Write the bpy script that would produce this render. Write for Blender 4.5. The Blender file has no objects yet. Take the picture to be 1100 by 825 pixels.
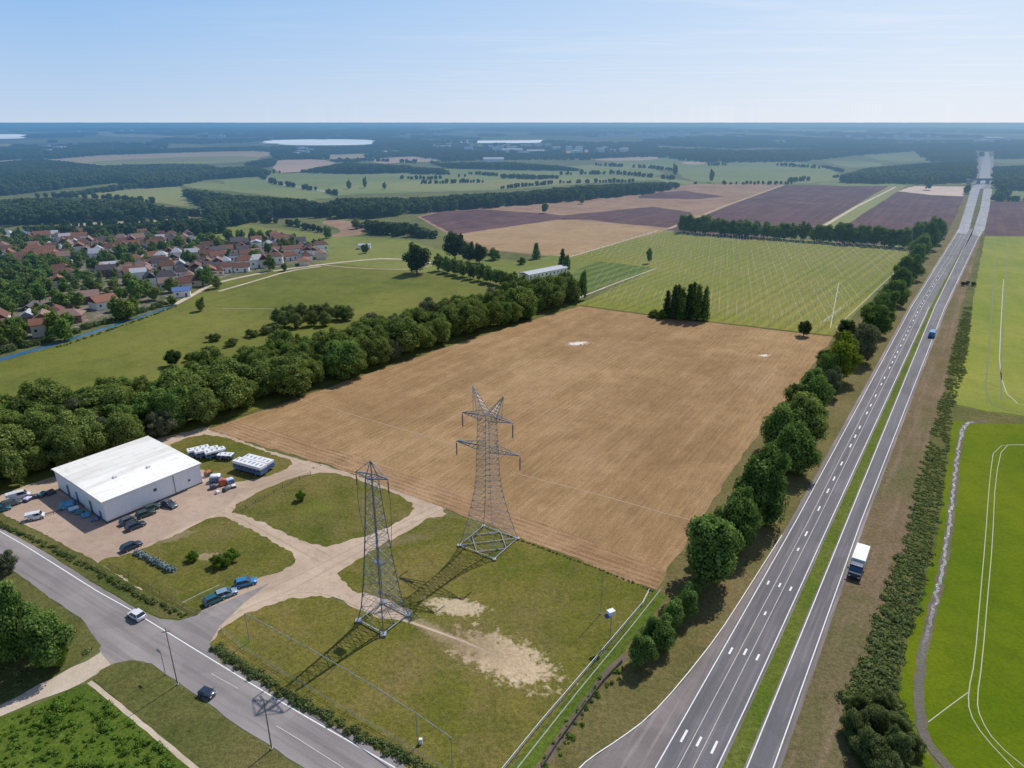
import bpy, bmesh, math, random
import numpy as np
from mathutils import Vector, Matrix, noise as mnoise
random.seed(7); RNG = np.random.default_rng(7)
R = math.radians
sc = bpy.context.scene
COL = sc.collection

# ------------------------------------------------------------------ camera
H = 85.0; FPX = 738.0; PITCH = math.atan(282/738)
CP, SP = math.cos(PITCH), math.sin(PITCH)
cam = bpy.data.cameras.new('camera'); camo = bpy.data.objects.new('camera', cam); COL.objects.link(camo)
camo.location = (0, 0, H); camo.rotation_euler = (math.pi/2-PITCH, 0, 0)
cam.sensor_width = 36; cam.lens = FPX/1100*36; cam.clip_end = 100000; cam.clip_start = 1
sc.camera = camo
sc.view_settings.view_transform = 'Standard'; sc.view_settings.look = 'None'; sc.view_settings.exposure = 0
sc.cycles.max_bounces = 5; sc.cycles.diffuse_bounces = 3; sc.cycles.transparent_max_bounces = 6

def G(x, y, z=0.0):
    """surveyed point of the photograph -> ground coordinates (metres)"""
    u = (x-550)/FPX; v = (y-412.5)/FPX
    d = (H-z)/(SP+v*CP)
    return Vector((u*d, d*(CP-v*SP), z))
def height_at(p, y):
    v = (y-412.5)/FPX
    return H - p[1]*(SP+v*CP)/(CP-v*SP)
def mpp(y):                     # metres per photo pixel at ground row y
    return H/(SP+(y-412.5)/FPX*CP)/FPX

SUN_AZ = R(35.6); SUN_EL = R(50)

# ------------------------------------------------------------------ node helpers
class NT:
    def __init__(s, tree): s.t = tree; s.t.nodes.clear()
    def n(s, typ, **kw):
        nd = s.t.nodes.new(typ)
        for k, v in kw.items():
            if k.startswith('_'): setattr(nd, k[1:], v)
        return nd
    def link(s, a, b): s.t.links.new(a, b)
    def val(s, sock, v):
        if isinstance(v, bpy.types.NodeSocket): s.link(v, sock)
        else: sock.default_value = v
    def math(s, op, a, b=0.0, c=None, clamp=False):
        nd = s.t.nodes.new('ShaderNodeMath'); nd.operation = op; nd.use_clamp = clamp
        s.val(nd.inputs[0], a); s.val(nd.inputs[1], b)
        if c is not None: s.val(nd.inputs[2], c)
        return nd.outputs[0]
    def vmath(s, op, a, b=None, scale=None):
        nd = s.t.nodes.new('ShaderNodeVectorMath'); nd.operation = op
        s.val(nd.inputs[0], a)
        if b is not None: s.val(nd.inputs[1], b)
        if scale is not None: s.val(nd.inputs['Scale'], scale)
        return nd.outputs['Value'] if op in ('DOT_PRODUCT', 'LENGTH', 'DISTANCE') else nd.outputs[0]
    def mix(s, f, a, b, mode='MIX'):
        nd = s.t.nodes.new('ShaderNodeMix'); nd.data_type = 'RGBA'; nd.blend_type = mode; nd.clamp_factor = True
        s.val(nd.inputs[0], f)
        s.val(nd.inputs[6], a if isinstance(a, bpy.types.NodeSocket) else (*a[:3], 1))
        s.val(nd.inputs[7], b if isinstance(b, bpy.types.NodeSocket) else (*b[:3], 1))
        return nd.outputs[2]
    def noise(s, vec, scale, detail=4, rough=.55, dist=0.0):
        nd = s.t.nodes.new('ShaderNodeTexNoise'); s.link(vec, nd.inputs['Vector'])
        nd.inputs['Scale'].default_value = scale; nd.inputs['Detail'].default_value = detail
        nd.inputs['Roughness'].default_value = rough; nd.inputs['Distortion'].default_value = dist
        return nd.outputs[0]
    def rng(s, v, a, b, c=0.0, d=1.0):
        nd = s.t.nodes.new('ShaderNodeMapRange'); nd.clamp = True
        s.val(nd.inputs[0], v)
        for i, k in enumerate((a, b, c, d)): s.val(nd.inputs[i+1], k)
        return nd.outputs[0]
    def pos(s): return s.t.nodes.new('ShaderNodeNewGeometry').outputs['Position']

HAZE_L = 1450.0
def make_haze():  # haze painted onto surfaces: bluish glow mixed in with distance from the origin
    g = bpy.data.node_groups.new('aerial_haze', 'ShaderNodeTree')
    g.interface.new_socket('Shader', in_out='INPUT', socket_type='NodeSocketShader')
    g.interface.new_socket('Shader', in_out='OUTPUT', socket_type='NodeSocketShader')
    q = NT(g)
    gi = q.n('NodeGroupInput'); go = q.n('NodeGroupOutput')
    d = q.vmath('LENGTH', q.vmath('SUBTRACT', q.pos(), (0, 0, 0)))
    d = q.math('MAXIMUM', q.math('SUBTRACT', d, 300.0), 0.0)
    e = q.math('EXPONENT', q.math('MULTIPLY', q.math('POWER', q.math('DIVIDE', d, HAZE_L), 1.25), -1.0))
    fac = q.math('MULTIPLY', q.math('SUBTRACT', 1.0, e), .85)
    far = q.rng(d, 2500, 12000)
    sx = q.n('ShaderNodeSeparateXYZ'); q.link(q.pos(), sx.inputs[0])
    side = q.rng(q.math('DIVIDE', sx.outputs[0], q.math('MAXIMUM', sx.outputs[1], 1.0)), -.5, .75)   # painted haze glow, brighter towards the sun
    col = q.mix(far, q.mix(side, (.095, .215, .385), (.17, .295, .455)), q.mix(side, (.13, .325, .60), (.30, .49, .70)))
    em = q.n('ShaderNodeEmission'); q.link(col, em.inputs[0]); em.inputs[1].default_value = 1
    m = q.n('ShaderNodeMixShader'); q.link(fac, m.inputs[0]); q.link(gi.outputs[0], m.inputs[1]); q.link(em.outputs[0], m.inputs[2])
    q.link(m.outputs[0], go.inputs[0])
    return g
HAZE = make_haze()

def newmat(name):
    m = bpy.data.materials.new(name); m.use_nodes = True
    m.cycles.emission_sampling = 'NONE'
    return m, NT(m.node_tree)
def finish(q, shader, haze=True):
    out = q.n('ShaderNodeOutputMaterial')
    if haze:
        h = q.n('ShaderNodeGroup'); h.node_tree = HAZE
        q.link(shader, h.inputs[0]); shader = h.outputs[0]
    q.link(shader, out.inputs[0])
def bsdf(q, col, rough=.9, bump=None, bstr=.3, bdist=.1, spec=.2, metal=0.0):
    b = q.n('ShaderNodeBsdfPrincipled')
    q.val(b.inputs['Base Color'], col if isinstance(col, bpy.types.NodeSocket) else (*col[:3], 1))
    q.val(b.inputs['Roughness'], rough); b.inputs['Specular IOR Level'].default_value = spec
    b.inputs['Metallic'].default_value = metal
    if bump is not None:
        bn = q.n('ShaderNodeBump'); bn.inputs['Strength'].default_value = bstr; bn.inputs['Distance'].default_value = bdist
        q.link(bump, bn.inputs['Height']); q.link(bn.outputs[0], b.inputs['Normal'])
    return b.outputs[0]

def simple(name, col, rough=.6, metal=0.0, spec=.4, var=.15, scale=1.5, haze=True):
    """painted / plain surface with grime and slight tone variation"""
    m, q = newmat(name); p = q.pos()
    n = q.noise(p, scale, 5, .6)
    f = q.rng(n, .3, .75, 0, 1)
    c = q.mix(f, tuple(k*(1-var) for k in col), tuple(min(1, k*(1+var*.6)) for k in col))
    finish(q, bsdf(q, c, rough, spec=spec, metal=metal), haze)
    return m

def rows_fac(q, p, ang, width, warp=.3):
    """stripes running along direction `ang` (radians, from +X), `width` metres apart"""
    dx, dy = -math.sin(ang), math.cos(ang)
    d = q.vmath('DOT_PRODUCT', p, (dx, dy, 0))
    w = q.math('MULTIPLY', q.noise(p, .08, 3), warp*width*2)
    s = q.math('SINE', q.math('MULTIPLY', q.math('ADD', d, w), 2*math.pi/width))
    return q.math('MULTIPLY_ADD', s, .5, .5)
def broad_rows(q, p, ang, scale, stretch=14):
    """noise stretched along direction ang: tractor passes, mowing bands"""
    mp = q.n('ShaderNodeMapping'); mp.vector_type = 'TEXTURE'
    q.link(p, mp.inputs['Vector']); mp.inputs['Rotation'].default_value = (0, 0, ang)
    mp.inputs['Scale'].default_value = (stretch, 1, 1)
    return q.noise(mp.outputs[0], scale, 4, .6)
def ell(q, p, cx, cy, rx, ry, ang, soft=.5, nscale=.25, namp=.8):
    """irregular elliptical patch mask on the ground"""
    ca, sa = math.cos(ang), math.sin(ang)
    d = q.vmath('SUBTRACT', p, (cx, cy, 0))
    a = q.math('DIVIDE', q.vmath('DOT_PRODUCT', d, (ca, sa, 0)), rx)
    b = q.math('DIVIDE', q.vmath('DOT_PRODUCT', d, (-sa, ca, 0)), ry)
    r = q.math('SQRT', q.math('ADD', q.math('MULTIPLY', a, a), q.math('MULTIPLY', b, b)))
    n = q.math('MULTIPLY', q.math('SUBTRACT', q.noise(p, nscale, 6, .7), .5), namp*2)
    return q.rng(q.math('ADD', r, n), 1-soft, 1+soft*.2, 1, 0)

def grass(name, a, b, c, rows=None, dry=.4, drycol=(.20, .15, .06), patches=(), seedscale=1.0, fine=1.0, big=.012, bare=.0, tracks=None):
    """turf: a dark, b mid, c light/yellow; dry = amount of dry patches"""
    m, q = newmat(name); p = q.pos()
    n1 = q.noise(p, big*seedscale, 4, .6, .4); n2 = q.noise(p, .11*seedscale, 5, .65); n3 = q.noise(p, 1.3, 4, .75); n4 = q.noise(p, 5.5, 2, .7)
    col = q.mix(q.rng(n2, .36, .64), a, b)
    col = q.mix(q.rng(n1, .4, .65), col, c)
    if dry > 0:
        f = q.math('MULTIPLY', q.rng(q.noise(p, .045*seedscale, 7, .72, .6), .5, .72), dry)
        col = q.mix(f, col, drycol)
        f = q.math('MULTIPLY', q.rng(q.noise(p, .33*seedscale, 6, .75, .8), .5, .68), dry*.55)
        col = q.mix(f, col, drycol)
        f = q.math('MULTIPLY', q.rng(q.noise(p, .21*seedscale, 6, .75, .5), .5, .36), .35)
        col = q.mix(f, col, tuple(k*.72 for k in a))
    if rows:
        for (ang, w, amt, colr) in rows:
            col = q.mix(q.math('MULTIPLY', rows_fac(q, p, ang, w), amt), col, colr)
    if tracks:
        ang, s, amt, colr = tracks
        col = q.mix(q.math('MULTIPLY', q.rng(broad_rows(q, p, ang, s), .5, .7), amt), col, colr)
    sp = q.rng(n3, .3, .72, .62, 1.32)
    sp2 = q.rng(n4, .3, .7, .72, 1.28)
    s = q.math('MULTIPLY', sp, sp2)
    s = q.math('MULTIPLY_ADD', q.math('SUBTRACT', s, 1.0), fine, 1.0)
    cs = q.n('ShaderNodeCombineColor')
    for i in range(3): q.link(s, cs.inputs[i])
    col = q.mix(1.0, col, cs.outputs[0], 'MULTIPLY')
    for (mask_args, pcol, amt) in patches:
        f = q.math('MULTIPLY', ell(q, p, *mask_args), amt)
        gran = q.mix(q.rng(n3, .35, .65), tuple(k*.78 for k in pcol), tuple(min(.8, k*1.1) for k in pcol))
        col = q.mix(f, col, gran)
    h = q.math('ADD', n3, q.math('MULTIPLY', n4, .5))
    finish(q, bsdf(q, col, .95, h, .55, .35, spec=.1))
    return m

def soil(name, a, b, ang, width=1.2, band=.02, amt=.35, light=(.6, .4, .25), patches=(), head=None):
    m, q = newmat(name); p = q.pos()
    n1 = q.noise(p, .012, 5, .6, .5); n2 = q.noise(p, .16, 6, .7); n3 = q.noise(p, 2.2, 4, .8)
    col = q.mix(q.rng(n1, .35, .65), a, b)
    col = q.mix(q.math('MULTIPLY', q.rng(n2, .42, .68), .35), col, tuple(k*.72 for k in a))
    br = broad_rows(q, p, ang, .22, 30)
    col = q.mix(q.math('MULTIPLY', q.rng(br, .45, .7), .35), col, light)
    br2 = broad_rows(q, p, ang+.02, .9, 40)
    col = q.mix(q.math('MULTIPLY', q.rng(br2, .48, .68), .22), col, tuple(k*.7 for k in a))
    n0 = q.noise(p, .035, 6, .68, .9)
    col = q.mix(q.math('MULTIPLY', q.rng(n0, .5, .68), .38), col, light)
    col = q.mix(q.math('MULTIPLY', q.rng(n0, .5, .34), .30), col, tuple(k*.7 for k in a))
    rf = rows_fac(q, p, ang, width, .15)
    rfm = q.math('MULTIPLY', rf, q.rng(n2, .35, .65, 0, amt))
    col = q.mix(rfm, col, tuple(k*.7 for k in a))
    fs_ = broad_rows(q, p, ang, 1.6, 9)
    spk = q.math('MULTIPLY', q.rng(n3, .3, .75, .66, 1.34), q.rng(fs_, .35, .65, .89, 1.11))
    cs = q.n('ShaderNodeCombineColor')
    for i in range(3): q.link(spk, cs.inputs[i])
    col = q.mix(1.0, col, cs.outputs[0], 'MULTIPLY')
    for (mask_args, pcol, am) in patches:
        col = q.mix(q.math('MULTIPLY', ell(q, p, *mask_args), am), col, pcol)
    h = q.math('ADD', q.math('MULTIPLY', rf, .6), n3)
    finish(q, bsdf(q, col, .95, h, .35, .18, spec=.1))
    return m

def gravel(name, a, b, dark, wear_ang=None):
    m, q = newmat(name); p = q.pos()
    n1 = q.noise(p, .06, 5, .65, .5); n2 = q.noise(p, .5, 5, .7); n3 = q.noise(p, 4, 3, .7)
    col = q.mix(q.rng(n1, .36, .64), a, b)
    col = q.mix(q.math('MULTIPLY', q.rng(n2, .5, .7), .5), col, dark)
    if wear_ang is not None:
        col = q.mix(q.math('MULTIPLY', q.rng(broad_rows(q, p, wear_ang, .5, 20), .5, .65), .35), col, tuple(min(.8, k*1.2) for k in b))
    spk = q.rng(n3, .3, .7, .84, 1.14)
    cs = q.n('ShaderNodeCombineColor')
    for i in range(3): q.link(spk, cs.inputs[i])
    col = q.mix(1.0, col, cs.outputs[0], 'MULTIPLY')
    finish(q, bsdf(q, col, .95, q.math('ADD', n2, n3), .3, .12, spec=.15))
    return m

def asphalt(name, a, b, ang, crack=.4, light=(.3, .27, .25)):
    m, q = newmat(name); p = q.pos()
    n1 = q.noise(p, .05, 5, .6, .6); n3 = q.noise(p, 3.5, 3, .7)
    col = q.mix(q.rng(n1, .38, .62), a, b)
    br = broad_rows(q, p, ang, .55, 26)
    col = q.mix(q.math('MULTIPLY', q.rng(br, .48, .62), .45), col, tuple(k*.66 for k in a))
    br2 = broad_rows(q, p, ang, 1.3, 30)
    col = q.mix(q.math('MULTIPLY', q.rng(br2, .52, .64), .3), col, light)
    pt = q.n('ShaderNodeTexVoronoi'); q.link(p, pt.inputs['Vector']); pt.inputs['Scale'].default_value = .12
    cs0 = q.rng(pt.outputs['Color'], 0, 1, .88, 1.08)
    spk = q.math('MULTIPLY', q.rng(n3, .3, .7, .9, 1.1), cs0)
    cs = q.n('ShaderNodeCombineColor')
    for i in range(3): q.link(spk, cs.inputs[i])
    col = q.mix(1.0, col, cs.outputs[0], 'MULTIPLY')
    finish(q, bsdf(q, col, .8, n3, .15, .03, spec=.3))
    return m

def paintline(name, col=(.78, .78, .76), wear=.35):
    m, q = newmat(name); p = q.pos()
    n = q.noise(p, 1.2, 6, .75)
    c = q.mix(q.math('MULTIPLY', q.rng(n, .5, .68), wear), col, (.2, .19, .19))
    finish(q, bsdf(q, c, .7, spec=.3)); return m

def leafmat(name, dark, mid, light, transl=.3, patch=.35):
    m, q = newmat(name)
    oi = q.n('ShaderNodeObjectInfo'); p = q.pos()
    n = q.noise(p, patch, 3, .6); n2 = q.noise(p, 2.5, 2, .6)
    col = q.mix(q.rng(oi.outputs['Random'], 0, 1), tuple(k*.8 for k in dark), tuple(k*1.15 for k in mid))
    col = q.mix(q.math('MULTIPLY', q.rng(n, .42, .66), .8), col, light)
    spk = q.rng(n2, .3, .7, .68, 1.3)
    cs = q.n('ShaderNodeCombineColor')
    for i in range(3): q.link(spk, cs.inputs[i])
    col = q.mix(1.0, col, cs.outputs[0], 'MULTIPLY')
    d = q.n('ShaderNodeBsdfDiffuse'); t = q.n('ShaderNodeBsdfTranslucent')
    q.link(col, d.inputs[0])
    q.link(q.mix(.5, col, (.16, .22, .03)), t.inputs[0])
    mx = q.n('ShaderNodeMixShader'); mx.inputs[0].default_value = transl
    q.link(d.outputs[0], mx.inputs[1]); q.link(t.outputs[0], mx.inputs[2])
    finish(q, mx.outputs[0]); return m

# ------------------------------------------------------------------ object helpers
def tag(o, label=None, cat=None, group=None, kind=None):
    if label: o['label'] = label
    if cat: o['category'] = cat
    if group: o['group'] = group
    if kind: o['kind'] = kind
    return o
def empty(name, loc, label=None, cat=None, group=None, rz=0.0, sc_=1.0):
    o = bpy.data.objects.new(name, None); COL.objects.link(o)
    o.location = loc; o.rotation_euler = (0, 0, rz); o.scale = (sc_,)*3 if not hasattr(sc_, '__len__') else sc_
    o.empty_display_size = .5
    return tag(o, label, cat, group)
def link(name, me, parent=None, loc=None, rz=0.0, scale=None):
    o = bpy.data.objects.new(name, me); COL.objects.link(o)
    if parent: o.parent = parent
    if loc is not None: o.location = loc
    if rz: o.rotation_euler = (0, 0, rz)
    if scale is not None: o.scale = scale if hasattr(scale, '__len__') else (scale,)*3
    return o
def me_from(name, verts, faces, mats, midx=None, smooth=False):
    me = bpy.data.meshes.new(name)
    me.from_pydata([tuple(v) for v in verts], [], [tuple(f) for f in faces])
    for m in (mats if isinstance(mats, (list, tuple)) else [mats]): me.materials.append(m)
    if midx is not None: me.polygons.foreach_set('material_index', list(midx))
    if smooth: me.polygons.foreach_set('use_smooth', [True]*len(me.polygons))
    me.update(); return me
def me_quads(name, V, mats, midx=None):
    """V: (n,4,3) array of loose quads, fast path"""
    n = len(V); me = bpy.data.meshes.new(name)
    me.vertices.add(n*4); me.vertices.foreach_set('co', V.reshape(-1).astype(np.float32))
    me.loops.add(n*4); me.loops.foreach_set('vertex_index', np.arange(n*4, dtype=np.int32))
    me.polygons.add(n); me.polygons.foreach_set('loop_start', np.arange(0, n*4, 4, dtype=np.int32))
    me.polygons.foreach_set('loop_total', np.full(n, 4, dtype=np.int32))
    for m in mats: me.materials.append(m)
    if midx is not None: me.polygons.foreach_set('material_index', midx.astype(np.int32))
    me.update(calc_edges=True); me.validate(); return me

class MB:
    """collects boxes, bars and prisms into one mesh"""
    def __init__(s): s.v = []; s.f = []
    def add(s, vs, fs):
        b = len(s.v); s.v += [tuple(v) for v in vs]; s.f += [tuple(i+b for i in f) for f in fs]; return s
    def box(s, c, size, rz=0.0, taper=1.0):
        hx, hy, hz = size[0]/2, size[1]/2, size[2]/2; ca, sa = math.cos(rz), math.sin(rz); vs = []
        for z, t in ((-hz, 1), (hz, taper)):
            for x, y in ((-hx, -hy), (hx, -hy), (hx, hy), (-hx, hy)):
                x *= t; y *= t
                vs.append((c[0]+x*ca-y*sa, c[1]+x*sa+y*ca, c[2]+z))
        return s.add(vs, [(3, 2, 1, 0), (4, 5, 6, 7), (0, 1, 5, 4), (1, 2, 6, 5), (2, 3, 7, 6), (3, 0, 4, 7)])
    def bar(s, a, b, r, n=4, r2=None):
        a = Vector(a); b = Vector(b); d = b-a
        if d.length < 1e-5: return s
        d.normalize(); up = Vector((0, 0, 1)) if abs(d.z) < .9 else Vector((1, 0, 0))
        u = d.cross(up).normalized(); w = d.cross(u); r2 = r if r2 is None else r2; vs = []
        for p, rr in ((a, r), (b, r2)):
            for k in range(n):
                t = 2*math.pi*(k+.5)/n; vs.append(p+u*math.cos(t)*rr+w*math.sin(t)*rr)
        fs = [(k, (k+1) % n, n+(k+1) % n, n+k) for k in range(n)]
        fs += [tuple(range(n-1, -1, -1)), tuple(range(n, 2*n))]
        return s.add(vs, fs)
    def prism(s, prof, y0, y1, inset=0.0):
        """profile in xz extruded along y"""
        n = len(prof); vs = [(x, y0, z) for x, z in prof]+[(x, y1, z) for x, z in prof]
        fs = [(k, (k+1) % n, n+(k+1) % n, n+k) for k in range(n)]+[tuple(range(n-1, -1, -1)), tuple(range(n, 2*n))]
        return s.add(vs, fs)
    def mesh(s, name, m, bevel=0.0, smooth=False):
        me = me_from(name, s.v, s.f, m)
        bm = bmesh.new(); bm.from_mesh(me)
        bmesh.ops.recalc_face_normals(bm, faces=bm.faces)
        if bevel: bmesh.ops.bevel(bm, geom=list(bm.edges), offset=bevel, segments=2, affect='EDGES', profile=.6, clamp_overlap=True)
        if smooth:
            for f in bm.faces: f.smooth = True
        bm.to_mesh(me); bm.free(); return me
    def build(s, name, m, parent=None, bevel=0.0, smooth=False):
        return link(name, s.mesh(name, m, bevel, smooth), parent)

def densify(pts, step, jit, closed=True, seed=0.0):
    out = []; n = len(pts)
    for i in range(n if closed else n-1):
        a = pts[i]; b = pts[(i+1) % n]; L = (b-a).length; k = max(1, int(L/step))
        d = (b-a)/max(L, 1e-6); nr = Vector((-d.y, d.x, 0))
        for j in range(k):
            p = a+(b-a)*(j/k)
            if jit and j: p = p+nr*(mnoise.noise(Vector((p.x*.35/jit**.5, p.y*.35/jit**.5, seed)))*jit*2.0)
            out.append(p)
    if not closed: out.append(pts[-1])
    return out
def smooth_poly(pts, it=1, closed=True):
    for _ in range(it):
        new = []; n = len(pts)
        for i in range(n if closed else n-1):
            a, b = pts[i], pts[(i+1) % n]
            new += [a*.75+b*.25, a*.25+b*.75]
        if not closed: new = [pts[0]]+new+[pts[-1]]
        pts = new
    return pts
def sheet(name, px, z, m, step=2.0, jit=.25, smooth=0, world=False, kind='structure'):
    pts = [Vector((p[0], p[1], 0)) for p in px] if world else [G(*p) for p in px]
    if smooth: pts = smooth_poly(pts, smooth)
    if step: pts = densify(pts, step, jit, seed=z*13)
    bm = bmesh.new(); vs = [bm.verts.new((p.x, p.y, z)) for p in pts]
    f = bm.faces.new(vs); bm.normal_update()
    if f.normal.z < 0: f.normal_flip()
    bmesh.ops.triangulate(bm, faces=[f])
    me = bpy.data.meshes.new(name); bm.to_mesh(me); bm.free(); me.materials.append(m)
    o = link(name, me)
    if kind: o['kind'] = kind
    return o
def strip_pts(pts, w, z):
    """ribbon along world polyline; w number or list"""
    n = len(pts); V = []; F = []
    for i, p in enumerate(pts):
        a = pts[max(0, i-1)]; b = pts[min(n-1, i+1)]; d = (b-a); d.z = 0; d.normalize(); nr = Vector((-d.y, d.x, 0))
        ww = (w[i] if hasattr(w, '__len__') else w)/2
        V += [(p+nr*ww).to_tuple()[:2]+(z,), (p-nr*ww).to_tuple()[:2]+(z,)]
        if i: k = 2*i; F.append((k-1, k+1, k, k-2))
    return V, F
def ribbon(name, lines, w, z, m, smooth=0, step=0, jit=0, world=False, kind='structure'):
    """several polylines as one flat ribbon mesh"""
    V = []; F = []
    for px in lines:
        pts = [Vector((p[0], p[1], 0)) for p in px] if world else [G(*p) for p in px]
        if smooth: pts = smooth_poly(pts, smooth, False)
        if step: pts = densify(pts, step, jit, False)
        v, f = strip_pts(pts, w, z); b = len(V); V += v; F += [tuple(i+b for i in q) for q in f]
    o = link(name, me_from(name, V, F, m))
    if kind: o['kind'] = kind
    return o

def inpoly(X, Y, poly):
    ins = np.zeros(len(X), bool); n = len(poly); j = n-1
    for i in range(n):
        xi, yi = poly[i]; xj, yj = poly[j]
        c = ((yi > Y) != (yj > Y)) & (X < (xj-xi)*(Y-yi)/((yj-yi) if yj != yi else 1e-9)+xi)
        ins ^= c; j = i
    return ins
def scatter(poly, spacing, jitter=.42, rng=RNG):
    """jittered hex grid of points inside world polygon"""
    a = np.array(poly); x0, y0 = a.min(0); x1, y1 = a.max(0)
    xs = np.arange(x0, x1+spacing, spacing); ys = np.arange(y0, y1+spacing, spacing*.866)
    X, Y = np.meshgrid(xs, ys); X = X+((np.arange(len(ys)) % 2)*spacing*.5)[:, None]
    X = X+rng.uniform(-1, 1, X.shape)*spacing*jitter; Y = Y+rng.uniform(-1, 1, Y.shape)*spacing*jitter
    X = X.ravel(); Y = Y.ravel(); k = inpoly(X, Y, poly)
    return np.stack([X[k], Y[k]], 1)
def W(px): return [tuple(G(*p))[:2] for p in px]

# ------------------------------------------------------------------ world and sun
w = bpy.data.worlds.new('World'); sc.world = w; w.use_nodes = True
q = NT(w.node_tree)
sky = q.n('ShaderNodeTexSky'); sky.sky_type = 'NISHITA'; sky.sun_disc = False
sky.sun_elevation = SUN_EL; sky.sun_rotation = SUN_AZ; sky.altitude = 50; sky.air_density = 1.0; sky.dust_density = .6; sky.ozone_density = 1.6
tc = q.n('ShaderNodeTexCoord')
sepd = q.n('ShaderNodeSeparateXYZ'); q.link(tc.outputs['Generated'], sepd.inputs[0])
dz = q.math('MAXIMUM', sepd.outputs[2], .02)
# thin high cirrus seen on a flat layer far above: divide by height
cx = q.math('DIVIDE', sepd.outputs[0], dz); cy = q.math('DIVIDE', sepd.outputs[1], dz)
cv = q.n('ShaderNodeCombineXYZ'); q.link(q.math('MULTIPLY', cx, .35), cv.inputs[0]); q.link(q.math('MULTIPLY', cy, 1.3), cv.inputs[1])
cl = q.rng(q.noise(cv.outputs[0], .55, 7, .62, 1.2), .5, .8, 0, 1)
right = q.rng(sepd.outputs[0], -.5, .5, .0, 1)
skyc = q.mix(1.0, sky.outputs[0], (1.0, 1.02, 1.10), 'MULTIPLY')
hzc = q.mix(right, (5.6, 6.9, 8.7), (8.1, 8.6, 9.5)); upc = q.mix(right, (2.7, 5.1, 8.7), (6.2, 7.6, 9.5))
lowc = q.mix(q.math('POWER', q.rng(sepd.outputs[2], 0.0, .15, 0, 1), .8), hzc, upc)
low = q.rng(sepd.outputs[2], .12, .42, .92, 0)
skyc = q.mix(low, skyc, lowc)
skyc = q.mix(q.math('MULTIPLY', q.math('MULTIPLY', cl, right), .55), skyc, (9.0, 9.3, 9.8))
bg = q.n('ShaderNodeBackground'); q.link(skyc, bg.inputs[0]); bg.inputs[1].default_value = .1
ow = q.n('ShaderNodeOutputWorld'); q.link(bg.outputs[0], ow.inputs[0])
sl = bpy.data.lights.new('sun', 'SUN'); sl.energy = 3.9; sl.angle = R(.53); sl.color = (1, .955, .88)
so = bpy.data.objects.new('sun', sl); COL.objects.link(so)
sd = Vector((math.sin(SUN_AZ)*math.cos(SUN_EL), math.cos(SUN_AZ)*math.cos(SUN_EL), math.sin(SUN_EL)))
so.rotation_euler = sd.to_track_quat('Z', 'Y').to_euler(); so.location = (0, 0, 150)

# ------------------------------------------------------------------ materials
HWY = math.atan2(327.9-71, 195.7-20.2)           # heading of the highway
FLD_A = (G(705, 632)-G(896, 362)); FANG = math.atan2(FLD_A.y, FLD_A.x)
FLD_B = (G(223, 461)-G(705, 632)); FBNG = math.atan2(FLD_B.y, FLD_B.x)
LRA = math.atan2((G(421, 823)-G(104, 635)).y, (G(421, 823)-G(104, 635)).x)
pp = {k: G(*v) for k, v in dict(bare1=(540, 706), bare2=(490, 652), trk=(470, 680), bush=(240, 600), bare3=(552, 731)).items()}
M = {}
M['ground'] = grass('meadow_ground', (.085, .105, .032), (.13, .15, .05), (.17, .18, .065), dry=.5, drycol=(.21, .18, .085), fine=.6)
M['meadow'] = grass('canal_meadow', (.10, .125, .022), (.15, .168, .032), (.195, .20, .045), dry=.45, drycol=(.19, .165, .065), tracks=(1.2, .12, .3, (.09, .12, .03)), fine=.6)
M['meadow_pale'] = grass('pale_meadow', (.14, .175, .04), (.18, .21, .05), (.22, .235, .065), dry=.25, fine=.4)
M['far_green'] = grass('far_green', (.155, .20, .075), (.19, .235, .085), (.235, .26, .10), dry=.3, drycol=(.26, .24, .11), fine=.3, big=.004)
M['far_yellow'] = grass('far_yellow', (.21, .22, .085), (.26, .25, .10), (.24, .27, .10), dry=.4, drycol=(.34, .26, .13), fine=.3, big=.004)
M['far_tan'] = grass('far_tan', (.40, .31, .19), (.46, .35, .23), (.37, .31, .18), dry=.3, drycol=(.45, .32, .22), fine=.3, big=.004)
M['far_pink'] = grass('far_pink', (.42, .30, .24), (.48, .34, .27), (.40, .31, .22), dry=.2, drycol=(.45, .36, .26), fine=.3, big=.004)
M['verge'] = grass('dry_verge', (.115, .115, .035), (.165, .14, .05), (.19, .155, .065), dry=.7, drycol=(.22, .155, .075), big=.03)
M['compound'] = grass('compound_grass', (.088, .108, .014), (.145, .148, .022), (.20, .165, .042), dry=.8, drycol=(.215, .158, .075), big=.035,
    patches=[((pp['bare1'].x, pp['bare1'].y, 10.5, 4.8, R(-32), .3, .55, 1.4), (.60, .46, .30), .95),
             ((pp['bare2'].x, pp['bare2'].y, 6.0, 2.6, R(-12), .3, .7, 1.5), (.56, .45, .30), .9),
             ((pp['trk'].x, pp['trk'].y, 8.5, 1.5, R(-38), .5, .6, 1.0), (.42, .32, .2), .75),
             ((pp['bare3'].x, pp['bare3'].y, 1.6, .4, R(-30), .4, 1.2, 1.0), (.58, .5, .36), .8),
             ((G(505, 690).x, G(505, 690).y, 10.0, 6.0, R(-30), .8, .3, .7), (.22, .16, .08), .6),
             ((G(262, 690).x, G(262, 690).y, 3.0, 1.6, R(-40), .8, .3, .5), (.10, .16, .02), .6),
             ((G(435, 580).x, G(435, 580).y, 7.0, 2.0, R(20), .6, .3, .6), (.26, .19, .11), .5)])
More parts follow.
